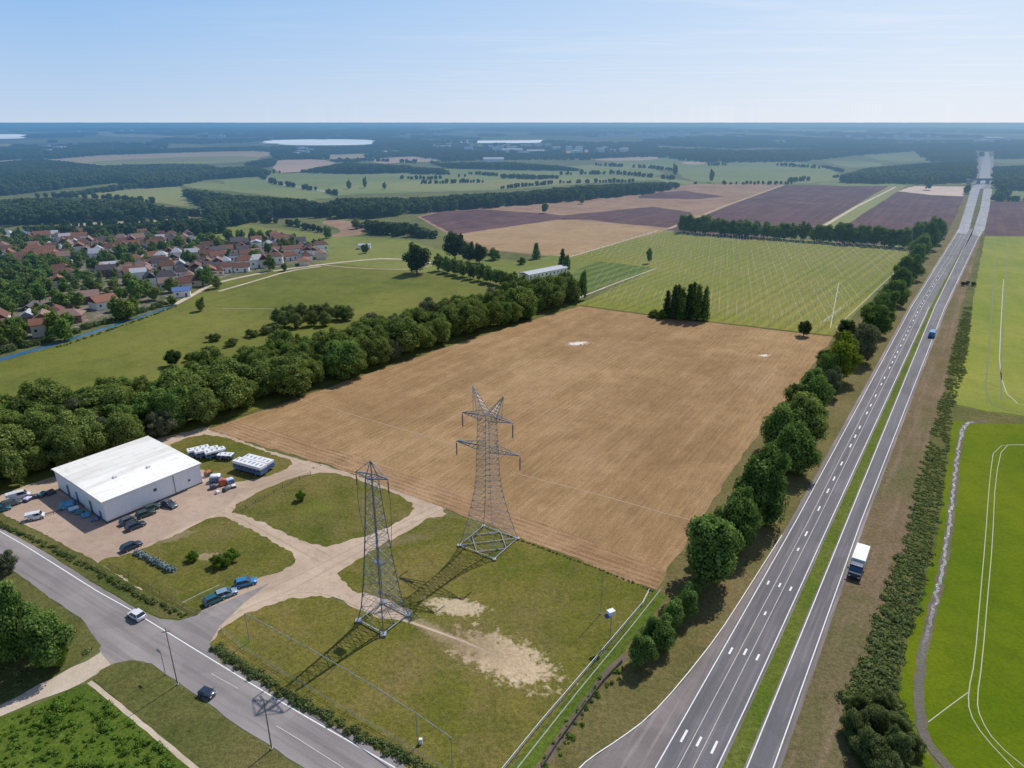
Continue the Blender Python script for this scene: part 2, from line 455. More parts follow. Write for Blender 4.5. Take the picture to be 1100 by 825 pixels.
M['plot'] = grass('plot_grass', (.08, .102, .013), (.13, .14, .022), (.18, .152, .042), dry=.75, drycol=(.20, .155, .07), big=.04,
    patches=[((G(225, 598).x, G(225, 598).y, 4.5, 1.6, R(-5), .4, .6, 1.2), (.36, .27, .17), .8),
             ((G(345, 545).x, G(345, 545).y, 4.5, 3.0, R(10), .8, .3, .7), (.15, .17, .03), .8),
             ((G(190, 577).x, G(190, 577).y, 4.5, 1.5, R(40), .5, .6, 1.2), (.30, .23, .14), .7)])
M['roadside'] = grass('roadside_grass', (.075, .095, .022), (.115, .125, .034), (.15, .14, .048), dry=.6, drycol=(.16, .13, .055), big=.05)
M['lush'] = grass('lush_grass', (.065, .11, .014), (.095, .15, .018), (.12, .165, .024), dry=.15, big=.05)
M['bright'] = grass('bright_crop', (.088, .142, .002), (.112, .165, .003), (.148, .185, .005), dry=.25, drycol=(.165, .165, .012), big=.03, fine=.45,
    tracks=(G(1059, 560).xy-G(1053, 640).xy) and (math.atan2(*(reversed((G(1059, 560).xy-G(1053, 640).xy)[:]))), .25, .35, (.115, .155, .01)))
M['rightcrop'] = grass('upper_crop', (.18, .22, .03), (.22, .26, .038), (.28, .29, .055), dry=.3, drycol=(.27, .27, .09), big=.02, fine=.4,
    tracks=(HWY+.12, .12, .35, (.15, .21, .04)))
M['median'] = grass('median_grass', (.075, .13, .012), (.11, .16, .018), (.14, .16, .03), dry=.35, big=.05)
M['brownverge'] = grass('brown_verge', (.16, .12, .06), (.20, .145, .085), (.13, .125, .05), dry=.75, drycol=(.24, .165, .11), big=.03,
    tracks=(HWY, .35, .5, (.30, .21, .155)))
M['stripcrop'] = grass('strip_crop', (.12, .17, .04), (.16, .20, .05), (.17, .20, .055), dry=0, rows=[(math.atan2(*(reversed((G(705, 290)-G(625, 318))[:2]))), 7.5, .7, (.06, .10, .025))], fine=.4)
VANG = math.atan2(*(reversed((G(705, 290)-G(625, 318))[:2])))
M['vineyard'] = grass('trellis_field', (.19, .215, .032), (.24, .25, .042), (.28, .26, .06), dry=.5, drycol=(.27, .20, .09), big=.01,
    rows=[(VANG, 5.0, .35, (.10, .13, .028))], fine=.5)
M['soil'] = soil('ploughed_soil', (.285, .172, .080), (.385, .25, .122), FANG, 1.6, light=(.50, .335, .195),
    patches=[((G(621, 369).x, G(621, 369).y, 4.4, 2.2, .3, .3, .8, 2.2), (.75, .72, .68), .9), ((G(821, 382).x, G(821, 382).y, 2.0, 1.2, .3, .3, 1.0, 2.0), (.75, .72, .68), .85)])
M['headland'] = soil('headland_soil', (.30, .178, .09), (.41, .26, .145), FBNG, 1.5, amt=.8, light=(.52, .36, .22))
M['purple'] = soil('purple_soil', (.098, .056, .062), (.125, .07, .076), FANG, 4, light=(.24, .14, .12), amt=.2)
M['tansoil'] = soil('tan_stubble', (.34, .225, .12), (.42, .29, .16), .25, 5, light=(.46, .34, .2), amt=.25)
M['brownsoil'] = soil('brown_soil', (.27, .17, .115), (.36, .235, .155), .2, 5, light=(.44, .30, .2), amt=.25)
M['gravel'] = gravel('gravel', (.40, .30, .215), (.55, .43, .32), (.30, .225, .16), None)
M['yard'] = gravel('yard_gravel', (.36, .26, .20), (.46, .345, .265), (.25, .18, .14))
M['path'] = gravel('path_gravel', (.46, .38, .29), (.58, .49, .39), (.33, .26, .19))
M['faintrut'] = paintline('worn_rut', (.46, .36, .24), .6)  # pale streak on the soil, stands in for overhead cables
M['rutdark'] = gravel('rut_gravel', (.36, .27, .195), (.47, .37, .275), (.29, .215, .155))
M['sand'] = gravel('sand', (.55, .42, .33), (.65, .52, .42), (.4, .3, .24))
M['asphalt'] = asphalt('highway_asphalt', (.125, .12, .13), (.155, .145, .155), HWY)
M['asphalt2'] = asphalt('road_asphalt', (.235, .212, .21), (.29, .262, .252), LRA, light=(.38, .34, .31))
M['shoulder'] = asphalt('shoulder_asphalt', (.17, .145, .14), (.25, .21, .20), HWY, light=(.42, .38, .36))
M['farroad'] = asphalt('far_road', (.27, .27, .29), (.33, .33, .34), HWY, light=(.4, .4, .4))
M['line'] = paintline('road_paint'); M['line2'] = paintline('faded_paint', (.55, .53, .51), .5)
M['dirtline'] = paintline('pale_rut', (.42, .42, .28), .3)
M['darkrut'] = paintline('dark_rut', (.10, .12, .03), .4)
m, q = newmat('ditch_rock'); p = q.pos(); v1 = q.n('ShaderNodeTexVoronoi'); q.link(p, v1.inputs['Vector']); v1.inputs['Scale'].default_value = 2.6
c = q.mix(q.rng(v1.outputs['Color'], .3, .8), (.07, .07, .06), (.55, .56, .56)); c = q.mix(q.rng(q.noise(p, .25, 4), .4, .6), c, (.30, .30, .29))
c = q.mix(q.rng(q.vmath('DOT_PRODUCT', p, (0, 1, 0)), 90, 112), (.13, .13, .11), c)
finish(q, bsdf(q, c, .9, v1.outputs['Distance'], .6, .2)); M['rock'] = m
M['mud'] = gravel('mud', (.12, .10, .07), (.18, .15, .11), (.06, .055, .04))
M['steel'] = simple('galvanised_steel', (.42, .45, .49), .45, .6, .5, .3)
M['lat'] = simple('weathered_lattice_steel', (.24, .265, .29), .6, .3, .4, .35)
M['steel_blue'] = simple('blue_steel', (.14, .20, .27), .45, .4, .5, .3)
M['steel_dark'] = simple('dark_steel', (.13, .15, .17), .5, .5, .5, .3)
M['insul'] = simple('insulator_glass', (.07, .09, .11), .25, 0, .6, .2)
M['wood'] = simple('weathered_wood', (.16, .13, .10), .9, 0, .1, .3)
M['bark'] = simple('bark', (.09, .065, .045), .95, 0, .1, .3)
M['white'] = simple('white_metal', (.74, .75, .76), .5, 0, .4, .1)
M['concrete'] = simple('concrete', (.42, .39, .35), .9, 0, .2, .25)
M['glass'] = simple('dark_glass', (.02, .03, .045), .08, 0, .9, .1)
M['tyre'] = simple('tyre_rubber', (.02, .02, .02), .85, 0, .2, .2)
M['rim'] = simple('wheel_metal', (.4, .4, .42), .35, .7, .5, .1)
M['lamp'] = simple('lamp_lens', (.7, .7, .66), .2, 0, .7, .05)
M['redlamp'] = simple('tail_lens', (.35, .02, .02), .3, 0, .6, .05)
LEAF = {
 'belt': leafmat('belt_leaves', (0.105, 0.162, 0.048), (0.189, 0.257, 0.067), (0.300, 0.345, 0.089)),
 'hedge': leafmat('hedgerow_leaves', (0.080, 0.159, 0.043), (0.146, 0.245, 0.063), (0.253, 0.359, 0.090)),
 'yellow': leafmat('yellow_leaves', (0.173, 0.241, 0.030), (0.241, 0.294, 0.035), (0.344, 0.379, 0.052)),
 'grey': leafmat('grey_leaves', (0.099, 0.119, 0.073), (0.131, 0.144, 0.093), (0.184, 0.197, 0.119)),
 'dark': leafmat('dark_leaves', (0.036, 0.068, 0.033), (0.053, 0.088, 0.040), (0.090, 0.130, 0.053)),
 'far': leafmat('far_leaves', (.045, .082, .040), (.075, .115, .05), (.20, .24, .12), patch=.0028),
 'lush': leafmat('lush_leaves', (0.080, 0.152, 0.022), (0.116, 0.196, 0.029), (0.174, 0.253, 0.040)),
 'scrub': leafmat('scrub_leaves', (0.114, 0.155, 0.056), (0.162, 0.199, 0.073), (0.228, 0.246, 0.104)),
 'silver': leafmat('silver_leaves', (0.120, 0.170, 0.170), (0.180, 0.240, 0.250), (0.340, 0.400, 0.420), transl=.1, patch=1.5),
}
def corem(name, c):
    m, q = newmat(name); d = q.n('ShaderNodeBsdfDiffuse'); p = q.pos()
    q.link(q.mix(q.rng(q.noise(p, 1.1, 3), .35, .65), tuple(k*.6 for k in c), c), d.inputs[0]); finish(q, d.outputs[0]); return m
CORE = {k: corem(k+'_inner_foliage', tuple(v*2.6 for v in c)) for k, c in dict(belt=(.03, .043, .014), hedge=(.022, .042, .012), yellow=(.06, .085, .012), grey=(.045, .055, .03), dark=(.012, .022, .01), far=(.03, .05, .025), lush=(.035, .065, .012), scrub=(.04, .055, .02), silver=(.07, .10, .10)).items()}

# ------------------------------------------------------------------ foliage
def _ico(sub):
    bm = bmesh.new(); bmesh.ops.create_icosphere(bm, subdivisions=sub, radius=1)
    v = np.array([x.co[:] for x in bm.verts]); f = [tuple(y.index for y in x.verts) for x in bm.faces]; bm.free(); return v, f
ICO1, ICO2 = _ico(1), _ico(2)
def foliage(name, lobes, dens, leaf, kind, rng=RNG, core=.80, upbias=.25, coresub=1, maxleaf=None):
    """lobes: (x,y,z,rx,ry,rz). Leaf-clump quads over each lobe's outside, dark inner masses behind them."""
    L = np.array(lobes, float); Q = []; 
    for i, (x, y, z, rx, ry, rz) in enumerate(L):
        area = 4*math.pi*(((rx*ry)**1.6+(rx*rz)**1.6+(ry*rz)**1.6)/3)**(1/1.6)
        n = int(area*dens)
        if n < 6: n = 6
        d = rng.normal(size=(n, 3)); d[:, 2] += upbias; d /= np.linalg.norm(d, axis=1)[:, None]
        rr = rng.uniform(.80, 1.16, (n, 1))
        P = d*np.array([rx, ry, rz])*rr+np.array([x, y, z])
        keep = P[:, 2] > .03
        dd = np.ones(n, bool)
        near = np.where((np.abs(L[:, 0]-x) < rx*2.2+1) & (np.abs(L[:, 1]-y) < ry*2.2+1))[0]
        for j in near:
            if j == i: continue
            e = (P-L[j, :3])/L[j, 3:]
            dd &= (e*e).sum(1) > .72
        keep &= dd; P = P[keep]; d = d[keep]; n = len(P)
        if n == 0: continue
        nr = d+rng.normal(size=(n, 3))*.55; nr /= np.linalg.norm(nr, axis=1)[:, None]
        t = np.cross(nr, rng.normal(size=(n, 3))); t /= np.linalg.norm(t, axis=1)[:, None]; b = np.cross(nr, t)
        s = leaf*rng.uniform(.55, 1.25, (n, 1)); s2 = s*rng.uniform(.55, 1.0, (n, 1))
        k = rng.uniform(.5, 1.0, (n, 1))
        Q.append(np.stack([P-t*s*.5-b*s2*.5*k, P+t*s*.5-b*s2*.5, P+t*s*.5*k+b*s2*.5, P-t*s*.5+b*s2*.5*k], 1))
    Q = np.concatenate(Q)
    iv, ifc = ICO1 if coresub == 1 else ICO2
    nq = len(Q); me = bpy.data.meshes.new(name)
    nl = len(L); nv = len(iv); CV = []
    for (x, y, z, rx, ry, rz) in L:
        jit = 1+rng.uniform(-.1, .06, (nv, 1))
        c = iv*np.array([rx, ry, rz])*core*jit+np.array([x, y, z]); c[:, 2] = np.maximum(c[:, 2], .0)
        CV.append(c)
    CV = np.concatenate(CV); V = np.concatenate([Q.reshape(-1, 3), CV])
    fi = np.array(ifc, np.int32); CF = np.concatenate([fi+nq*4+k*nv for k in range(nl)])
    loops = np.concatenate([np.arange(nq*4, dtype=np.int32), CF.ravel().astype(np.int32)])
    starts = np.concatenate([np.arange(0, nq*4, 4), nq*4+np.arange(0, len(CF)*3, 3)]).astype(np.int32)
    tot = np.concatenate([np.full(nq, 4), np.full(len(CF), 3)]).astype(np.int32)
    me.vertices.add(len(V)); me.vertices.foreach_set('co', V.reshape(-1).astype(np.float32))
    me.loops.add(len(loops)); me.loops.foreach_set('vertex_index', loops)
    me.polygons.add(len(tot)); me.polygons.foreach_set('loop_start', starts); me.polygons.foreach_set('loop_total', tot)
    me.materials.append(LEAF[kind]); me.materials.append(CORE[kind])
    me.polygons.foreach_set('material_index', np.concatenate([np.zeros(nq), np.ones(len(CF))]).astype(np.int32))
    me.update(calc_edges=True)
    return me
def crown_lobes(r, h, z0, n, rng, flat=1.0):
    """lobes filling an uneven crown of radius r from z0 to h"""
    out = []; cz = (z0+h)/2; hz = (h-z0)/2
    out.append((0, 0, cz, r*.62, r*.62, hz*.78))
    ax, ay = rng.uniform(.8, 1.15), rng.uniform(.8, 1.15)
    for i in range(max(2, n//6)):            # leaders that break the dome
        a = rng.uniform(0, 6.28); q_ = rng.uniform(.15, .6)*r; s = rng.uniform(.2, .34)
        out.append((math.cos(a)*q_, math.sin(a)*q_, h*rng.uniform(.80, 1.0)-r*s*.3, r*s, r*s, r*s*1.25))
    for i in range(n):
        t = i/(n-1)*2-1; a = i*2.399+rng.uniform(-.4, .4); rad = math.sqrt(max(0, 1-(t*.9)**2))*rng.uniform(.35, .82)
        s = rng.uniform(.18, .44)
        out.append((math.cos(a)*rad*r*ax, math.sin(a)*rad*r*ay, cz+t*hz*rng.uniform(.5, .8)*flat, r*s, r*s, min(r, hz)*s*rng.uniform(.8, 1.05)))
    return out
def trunk_mesh(h, r, rng, name='trunk'):
    b = MB(); p = Vector((0, 0, -.1)); 
    top = Vector((rng.uniform(-.3, .3), rng.uniform(-.3, .3), h*.5))
    b.bar(p, top, r, 8, r*.62)
    for k in range(5):
        a = k*1.26+rng.uniform(-.3, .3); s = top*rng.uniform(.6, 1.0)
        b.bar(s, s+Vector((math.cos(a)*h*.22, math.sin(a)*h*.22, h*.24)), r*.42, 6, r*.12)
    return b.mesh(name, M['bark'])
rg = np.random.default_rng(11)
TREE = {}
def make_set(key, kind, count, r, h, z0, n, dens, leaf, flat=1.0):
    TREE[key] = []
    for i in range(count):
        k = rg.uniform(.9, 1.12)
        TREE[key].append((foliage(key+'_crown', crown_lobes(r*k, h, z0, n, rg, flat), dens, leaf, kind, rg), trunk_mesh(h, h*.03, rg)))
# unit: real metres, nominal 10 m tall
make_set('belt', 'belt', 7, 5.0, 10, .8, 26, 8.5, .40)
make_set('hedge', 'hedge', 7, 4.8, 10, .3, 28, 11, .36)
make_set('yellow', 'yellow', 1, 4.4, 10, .5, 18, 8, .42)
make_set('grey', 'grey', 1, 4.4, 10, .5, 16, 8, .42)
make_set('dark', 'dark', 2, 4.6, 10, .6, 15, 5, .5)
make_set('mid', 'belt', 4, 4.6, 10, .8, 12, 3.0, .75)
make_set('midd', 'hedge', 3, 4.6, 10, .8, 12, 3.0, .75)
make_set('shrub', 'scrub', 3, 6.5, 7, 0, 11, 4, .5)
make_set('scrubt', 'scrub', 3, 6.0, 7, 0, 22, 8, .42)
make_set('lush', 'lush', 3, 6.0, 7, 0, 13, 8, .42)
def conifer(kind='dark', n=9):
    L = [(0, 0, 1.2+i*1.0, 1.75*(1-i/n*.75)+.1, 1.75*(1-i/n*.75)+.1, 1.2) for i in range(n)]
    return foliage('conifer_crown', L, 6, .42, kind, rg)
TREE['conifer'] = [(conifer(), trunk_mesh(8, .2, rg)), (conifer('hedge'), trunk_mesh(8, .2, rg))]
REQ = []
def plant(key, p, h, label, cat='tree', group=None, name='broadleaf_tree', wide=1.0, idx=None, nominal=10.0, trunk=True):
    """note a tree; build_trees() below makes the 300 that show largest as things of their own"""
    v = TREE[key]; idx = (idx if idx is not None else random.randrange(len(v))) % len(v)
    REQ.append(dict(key=key, p=(p[0], p[1]), h=h, label=label, cat=cat, group=group, name=name, wide=wide, idx=idx, s=h/nominal, rz=random.uniform(0, 6.28), size=h*wide/math.hypot(p[0], p[1], H)))
def build_trees():
    REQ.sort(key=lambda r: -r['size']); rest = []; n = {}
    for r in REQ:
        n[r['name']] = n.get(r['name'], 0)+1; s = r['s']; wd = r['wide']
        if n[r['name']] > 300: rest.append(r); continue
        cr, tr = TREE[r['key']][r['idx']]
        o = empty(r['name'], (r['p'][0], r['p'][1], 0), r['label'], r['cat'], r['group'], r['rz'], (s*wd, s*wd, s))
        link('crown', cr, o); link('trunk', tr, o)
    print('trees', n)
    if rest:
        col = bpy.data.collections.new('small_crowns')
        for key in ('mid', 'midd'):
            for cr, tr in TREE[key]: col.objects.link(bpy.data.objects.new('small_crown', cr))
        gn_scatter('small_trees', np.array([r['p'] for r in rest]), np.array([(r['s']*r['wide'], r['s']*r['wide'], r['s']) for r in rest]),
                   'the smallest leafy trees of the village gardens, far tree lines and forest belt', 'trees', col)

# low detail woodland cells for the stuff far away, instanced with geometry nodes
FARP = bpy.data.collections.new('far_crowns')
for i in range(5):
    k = rg.uniform(.9, 1.15)
    L = crown_lobes(4.8*k, 10, -.5, 8, rg)
    me = foliage('far_crown', L, .9, 1.35, 'far', rg, core=.93)
    o = bpy.data.objects.new('far_crown', me); FARP.objects.link(o)
def gn_scatter(name, pts, scl, label, cat, coll=FARP, kind='stuff'):
    n = len(pts); me = bpy.data.meshes.new(name); me.vertices.add(n)
    me.vertices.foreach_set('co', np.concatenate([pts, np.zeros((n, 1))], 1).reshape(-1).astype(np.float32))
    a = me.attributes.new('tscale', 'FLOAT_VECTOR', 'POINT'); a.data.foreach_set('vector', scl.reshape(-1).astype(np.float32))
    a = me.attributes.new('trot', 'FLOAT_VECTOR', 'POINT'); rr = np.zeros((n, 3)); rr[:, 2] = RNG.uniform(0, 6.28, n); a.data.foreach_set('vector', rr.reshape(-1).astype(np.float32))
    o = link(name, me); tag(o, label, cat, kind=kind)
    g = bpy.data.node_groups.new(name+'_scatter', 'GeometryNodeTree')
    g.interface.new_socket('Geometry', in_out='INPUT', socket_type='NodeSocketGeometry')
    g.interface.new_socket('Geometry', in_out='OUTPUT', socket_type='NodeSocketGeometry')
    N = g.nodes; gi = N.new('NodeGroupInput'); go = N.new('NodeGroupOutput')
    ip = N.new('GeometryNodeInstanceOnPoints'); ci = N.new('GeometryNodeCollectionInfo')
    ci.inputs['Collection'].default_value = coll; ci.inputs['Separate Children'].default_value = True; ci.inputs['Reset Children'].default_value = True
    na = N.new('GeometryNodeInputNamedAttribute'); na.data_type = 'FLOAT_VECTOR'; na.inputs[0].default_value = 'tscale'
    nb = N.new('GeometryNodeInputNamedAttribute'); nb.data_type = 'FLOAT_VECTOR'; nb.inputs[0].default_value = 'trot'
    l = g.links.new
    l(gi.outputs[0], ip.inputs['Points']); l(ci.outputs[0], ip.inputs['Instance']); ip.inputs['Pick Instance'].default_value = True
    l(na.outputs['Attribute'], ip.inputs['Scale']); l(nb.outputs['Attribute'], ip.inputs['Rotation'])
    l(ip.outputs[0], go.inputs[0])
    md = o.modifiers.new('scatter', 'NODES'); md.node_group = g
    return o

# ================================================================== SETTING: ground, fields, roads
S = 60000
me = me_from('ground', [(-S, -300, 0), (S, -300, 0), (S, S, 0), (-S, S, 0)], [(0, 1, 2, 3)], M['ground'])
tag(link('ground', me), kind='structure')
Zk = {'n': 0}
def F(name, px, key, z=.03, step=4, jit=.5, smooth=0): return sheet(name, px, z, M[key], step, jit, smooth)
def FF(name, px, key, z=.06):       # far field: coarse edges
    return sheet(name, px, z, M[key], 25, 3, 1)
# meadow by the canal and the ones behind
F('meadow', [(-60, 412), (0, 390), (100, 358), (195, 327), (232, 304), (300, 291), (370, 284), (450, 292), (560, 304), (600, 322), (622, 329), (400, 400), (223, 461), (0, 530), (-60, 540)], 'meadow', .02)
F('meadow', [(-60, 260), (150, 250), (262, 241), (345, 252), (440, 258), (470, 268), (560, 282), (620, 276), (705, 286), (622, 318), (560, 304), (450, 292), (370, 284), (300, 280), (150, 262)], 'meadow_pale', .021, 8, 1)
FF('far_field', [(258, 189), (300, 185), (440, 182), (540, 180), (640, 184), (760, 196), (730, 199), (700, 192), (560, 203), (440, 207), (368, 209), (345, 215), (300, 207), (228, 196)], 'far_green', .1)
FF('far_field', [(420, 195), (520, 194), (600, 190), (680, 193), (600, 199), (470, 204), (420, 206)], 'far_yellow', .13)
FF('far_field', [(475, 179), (560, 181), (660, 176), (700, 180), (720, 190), (640, 189), (540, 188), (485, 184)], 'far_green', .12)
FF('far_field', [(0, 172), (65, 170), (110, 166), (220, 163), (292, 162), (296, 168), (220, 173), (200, 178), (115, 178), (70, 176), (0, 176)], 'far_tan', .09)
FF('far_field', [(85, 173), (250, 167), (290, 170), (240, 176), (120, 179)], 'far_yellow', .12)
FF('far_field', [(70, 209), (130, 201), (190, 198), (196, 204), (222, 212), (224, 219), (205, 223), (165, 217), (90, 212)], 'far_yellow', .1)
FF('far_field', [(200, 196), (228, 196), (300, 206), (345, 214), (330, 216), (260, 206), (214, 203), (192, 199)], 'far_green', .11)
FF('far_field', [(60, 241), (207, 231), (208, 235), (95, 244)], 'far_tan', .1)
FF('far_field', [(292, 176), (300, 171.5), (345, 171), (362, 175), (356, 179), (322, 186), (298, 186)], 'far_pink', .1)
FF('far_field', [(338, 167), (400, 164.5), (406, 169), (345, 171.5)], 'far_tan', .1)
FF('far_field', [(396, 171), (440, 168), (480, 167.5), (477, 173), (440, 174.5), (405, 176)], 'far_pink', .1)
FF('far_field', [(90, 143), (118, 141.5), (124, 144.5), (188, 145.5), (186, 148), (120, 147)], 'far_tan', .3)
FF('far_field', [(0, 151), (80, 150), (120, 151), (60, 153), (0, 154)], 'far_green', .3)
FF('far_field', [(655, 172), (708, 169), (760, 174), (850, 173), (880, 178), (906, 188), (902, 197), (770, 197), (735, 193), (725, 181), (655, 180)], 'far_green', .1)
FF('far_field', [(640, 170.5), (708, 167.5), (706, 172), (640, 173)], 'far_pink', .14)
FF('far_field', [(728, 174.5), (762, 172.5), (760, 176), (740, 177)], 'far_pink', .14)
FF('far_field', [(590, 161.5), (670, 160), (672, 163), (600, 164)], 'far_tan', .3)
FF('far_field', [(920, 165), (980, 162), (1003, 172), (955, 175)], 'far_green', .12)
FF('far_field', [(880, 172), (952, 174.5), (940, 180), (905, 180)], 'far_green', .12)
FF('far_field', [(820, 151), (860, 150), (850, 153), (825, 154)], 'far_green', .3)
FF('far_field', [(880, 155), (910, 153.5), (905, 158), (884, 158)], 'far_green', .3)
FF('far_field', [(880, 195), (992, 193), (985, 200), (880, 200)], 'far_green', .12)
FF('far_field', [(1066, 171), (1140, 170), (1140, 176), (1066, 176)], 'far_green', .12)
FF('far_field', [(1086, 204), (1140, 202), (1140, 215), (1080, 214)], 'far_green', .12)
FF('far_field', [(338, 238), (375, 236), (398, 248), (380, 254), (350, 254), (372, 248)], 'brownsoil', .05)
fr = random.Random(12)
for k in range(95):
    y = fr.choice([fr.uniform(134, 142), fr.uniform(141, 152), fr.uniform(150, 168), fr.uniform(150, 168)]); x = fr.uniform(-40, 1140)
    if 990 < x < 1080 and y > 150: continue
    if 270 < x < 420 and y > 146: continue
    if 430 < x < 600 and 146 < y < 156: continue
    hh = (y-130.5)*fr.uniform(.03, .09); wd = fr.uniform(12, 60); sk = fr.uniform(-10, 10)
    FF('far_field', [(x, y), (x+wd, y-hh*fr.uniform(0, .4)), (x+wd+sk, y+hh), (x+sk, y+hh*fr.uniform(.8, 1.4))], fr.choice(['far_green', 'far_green', 'far_yellow', 'far_tan', 'far_pink']), .35)
# plough and stubble in the middle distance
F('stubble_field', [(448, 233), (472, 227), (560, 220), (640, 213), (700, 203), (745, 198), (838, 197), (845, 200), (735, 246), (610, 277), (522, 269), (486, 254)], 'brownsoil', .04, 12, 1)
F('ploughed_field', [(452, 233), (476, 227), (520, 225), (580, 229), (648, 236), (600, 236), (486, 252)], 'purple', .07, 8, 1.2)
F('stubble_field', [(489, 253), (606, 235), (660, 240), (722, 246), (610, 276), (523, 268)], 'tansoil', .07, 8, .8)
F('ploughed_field', [(600, 232), (650, 227), (700, 222), (742, 228), (724, 245), (665, 240)], 'purple', .075, 8, 1.5)
F('ploughed_field', [(690, 208), (735, 205), (778, 211), (750, 214), (685, 213)], 'purple', .075, 8, 2)
F('ploughed_field', [(716, 247), (770, 224), (842, 199), (956, 198.5), (880, 249), (800, 258)], 'purple', .08, 12, .6)
F('grass_lane', [(872, 248), (957, 198.5), (975, 199), (963, 206), (895, 251)], 'far_yellow', .085, 8, .6)
ribbon('track', [[(878, 247), (920, 222), (962, 201)]], 3.0, .10, M['sand'])
ribbon('track', [[(718, 246), (780, 221), (842, 198.6)]], 4.0, .10, M['far_tan'])
F('ploughed_field', [(895, 251), (966, 205), (1036, 210), (1016, 256), (985, 264), (900, 262)], 'purple', .082, 12, .6)
F('sand_lot', [(964, 205.5), (982, 200), (1038, 200.5), (1034, 211), (1000, 209.5)], 'sand', .09, 10, 2)
F('ploughed_field', [(1063, 216), (1160, 215), (1160, 255), (1057, 253)], 'purple', .05, 12, .6)
m, q = newmat('village_ground'); p = q.pos(); n1 = q.noise(p, .12, 5, .7); n2 = q.noise(p, .35, 5, .75)
c = q.mix(q.rng(n1, .42, .58), (.075, .095, .03), (.20, .165, .13)); c = q.mix(q.rng(n2, .57, .66), c, (.48, .44, .42)); c = q.mix(q.rng(n2, .42, .34), c, (.045, .05, .035))
finish(q, bsdf(q, c, .95)); M['vground'] = m
F('village_ground', [(-60, 388), (0, 377), (50, 364), (100, 348), (150, 333), (186, 321), (215, 305), (262, 293), (310, 285), (355, 279), (350, 268), (300, 258), (262, 256), (200, 258), (130, 258), (80, 254), (0, 254), (-60, 256)], 'vground', .035, 8, 1)
# trellis field and the striped strip
F('striped_field', [(600, 300), (640, 281), (700, 284), (706, 288), (622, 320)], 'stripcrop', .05, 6, .4)
F('striped_field', [(556, 282), (600, 273), (650, 278), (600, 300), (575, 298)], 'meadow_pale', .045, 6, .6)
F('trellis_field', [(610, 277), (705, 248), (800, 255), (975, 264), (975, 275), (897, 361), (860, 357), (697, 338), (619, 328), (705, 288)], 'vineyard', .06, 8, .4)
ribbon('track', [[(609, 277), (660, 262), (707, 247.5)]], 1.6, .12, M['path'])
ribbon('track', [[(622, 320), (660, 305), (706, 288)]], 1.3, .12, M['path'])
# main field
F('ploughed_field', [(223, 461), (300, 435), (400, 400), (500, 366), (622, 329), (697, 339), (860, 358), (896, 362), (850, 420), (790, 500), (705, 634), (580, 586), (470, 543), (345, 497)], 'soil', .05, 4, .5)
F('headland', [(223, 461), (345, 497), (470, 543), (580, 586), (705, 634), (716, 614), (600, 568), (480, 524), (350, 478), (250, 452)], 'headland', .065, 3, .8)
ribbon('field_margin', [[(223, 459), (300, 433), (400, 398), (500, 364), (622, 327)]], 2.5, .055, M['roadside'], 0, 5, .5)
ribbon('field_margin', [[(622, 328), (697, 338), (860, 357), (896, 361)]], 1.8, .075, M['roadside'], 0, 5, .4)
ribbon('rut', [[(556, 509), (640, 531), (745, 560)]], .2, .08, M['faintrut'], 0, 2, .12)  # added ground streak in place of the big pylon's right-hand cable
ribbon('rut', [[(285, 418), (400, 452), (500, 482)]], .22, .08, M['faintrut'], 0, 2, .12)  # likewise for its left-hand cable, laid flat on the field
# verges along the highway
Hdir = Vector((math.cos(HWY), math.sin(HWY), 0)); Hn = Vector((Hdir.y, -Hdir.x, 0))    # Hn points right
def hx(y, px):   # convenience
    return G(px, y)
F('verge', [(560, 825), (545, 838), (630, 838), (666, 796), (700, 768), (735, 731), (775, 680), (820, 612), (900, 478), (980, 330), (1034, 246), (1044, 215), (1036, 212), (1015, 256), (975, 300), (897, 361), (850, 420), (790, 500), (705, 634), (650, 710)], 'verge', .035, 3, .5)
F('verge', [(822, 838), (925, 560), (1015, 330), (1047, 250), (1054, 254), (1043, 330), (1026, 423), (995, 485), (976, 585), (960, 624), (941, 688), (908, 746), (905, 778), (909, 798), (930, 838)], 'brownverge', .03, 3, .6)
F('rough_strip', [(1054, 254), (1058, 254), (1046, 330), (1040, 376), (1021, 423), (1028, 437), (1100, 449), (1160, 454), (1160, 462), (1040, 458), (1024, 452), (1007, 585), (973, 695), (965, 740), (985, 800), (1004, 838), (930, 838), (909, 798), (905, 778), (908, 746), (941, 688), (960, 624), (976, 585), (995, 485), (1014, 423), (1033, 330)], 'roadside', .04, 3, .6)
F('crop_field', [(1058, 254), (1160, 254), (1160, 452), (1100, 447), (1060, 442), (1028, 435), (1021, 423), (1030, 400), (1040, 376), (1044, 330)], 'rightcrop', .05, 4, .5)
F('crop_field', [(1038, 454), (1100, 456), (1190, 462), (1260, 838), (1030, 838), (1011, 814), (992, 790), (988, 753), (992, 705), (1000, 672), (1012, 624), (1021, 560), (1026, 515), (1031, 485)], 'bright', .05, 2, .2)
F('crop_margin', [(1024, 451), (1036, 453), (1029, 485), (1024, 515), (1018, 560), (1008, 624), (995, 672), (986, 705), (980, 753), (985, 791), (1006, 825), (1002, 838), (985, 812), (966, 745), (974, 695), (1006, 585)], 'bright', .055, 2, .3)
ribbon('drainage_ditch', [[(1060, 453), (1040, 454), (1034, 460), (1029, 485), (1026, 515), (1022, 546), (1017, 585), (1010, 624), (998, 672), (990, 705), (986, 753), (991, 791), (1011, 816), (1032, 838)]], 1.5, .07, M['mud'], 1, 1.2, .25)
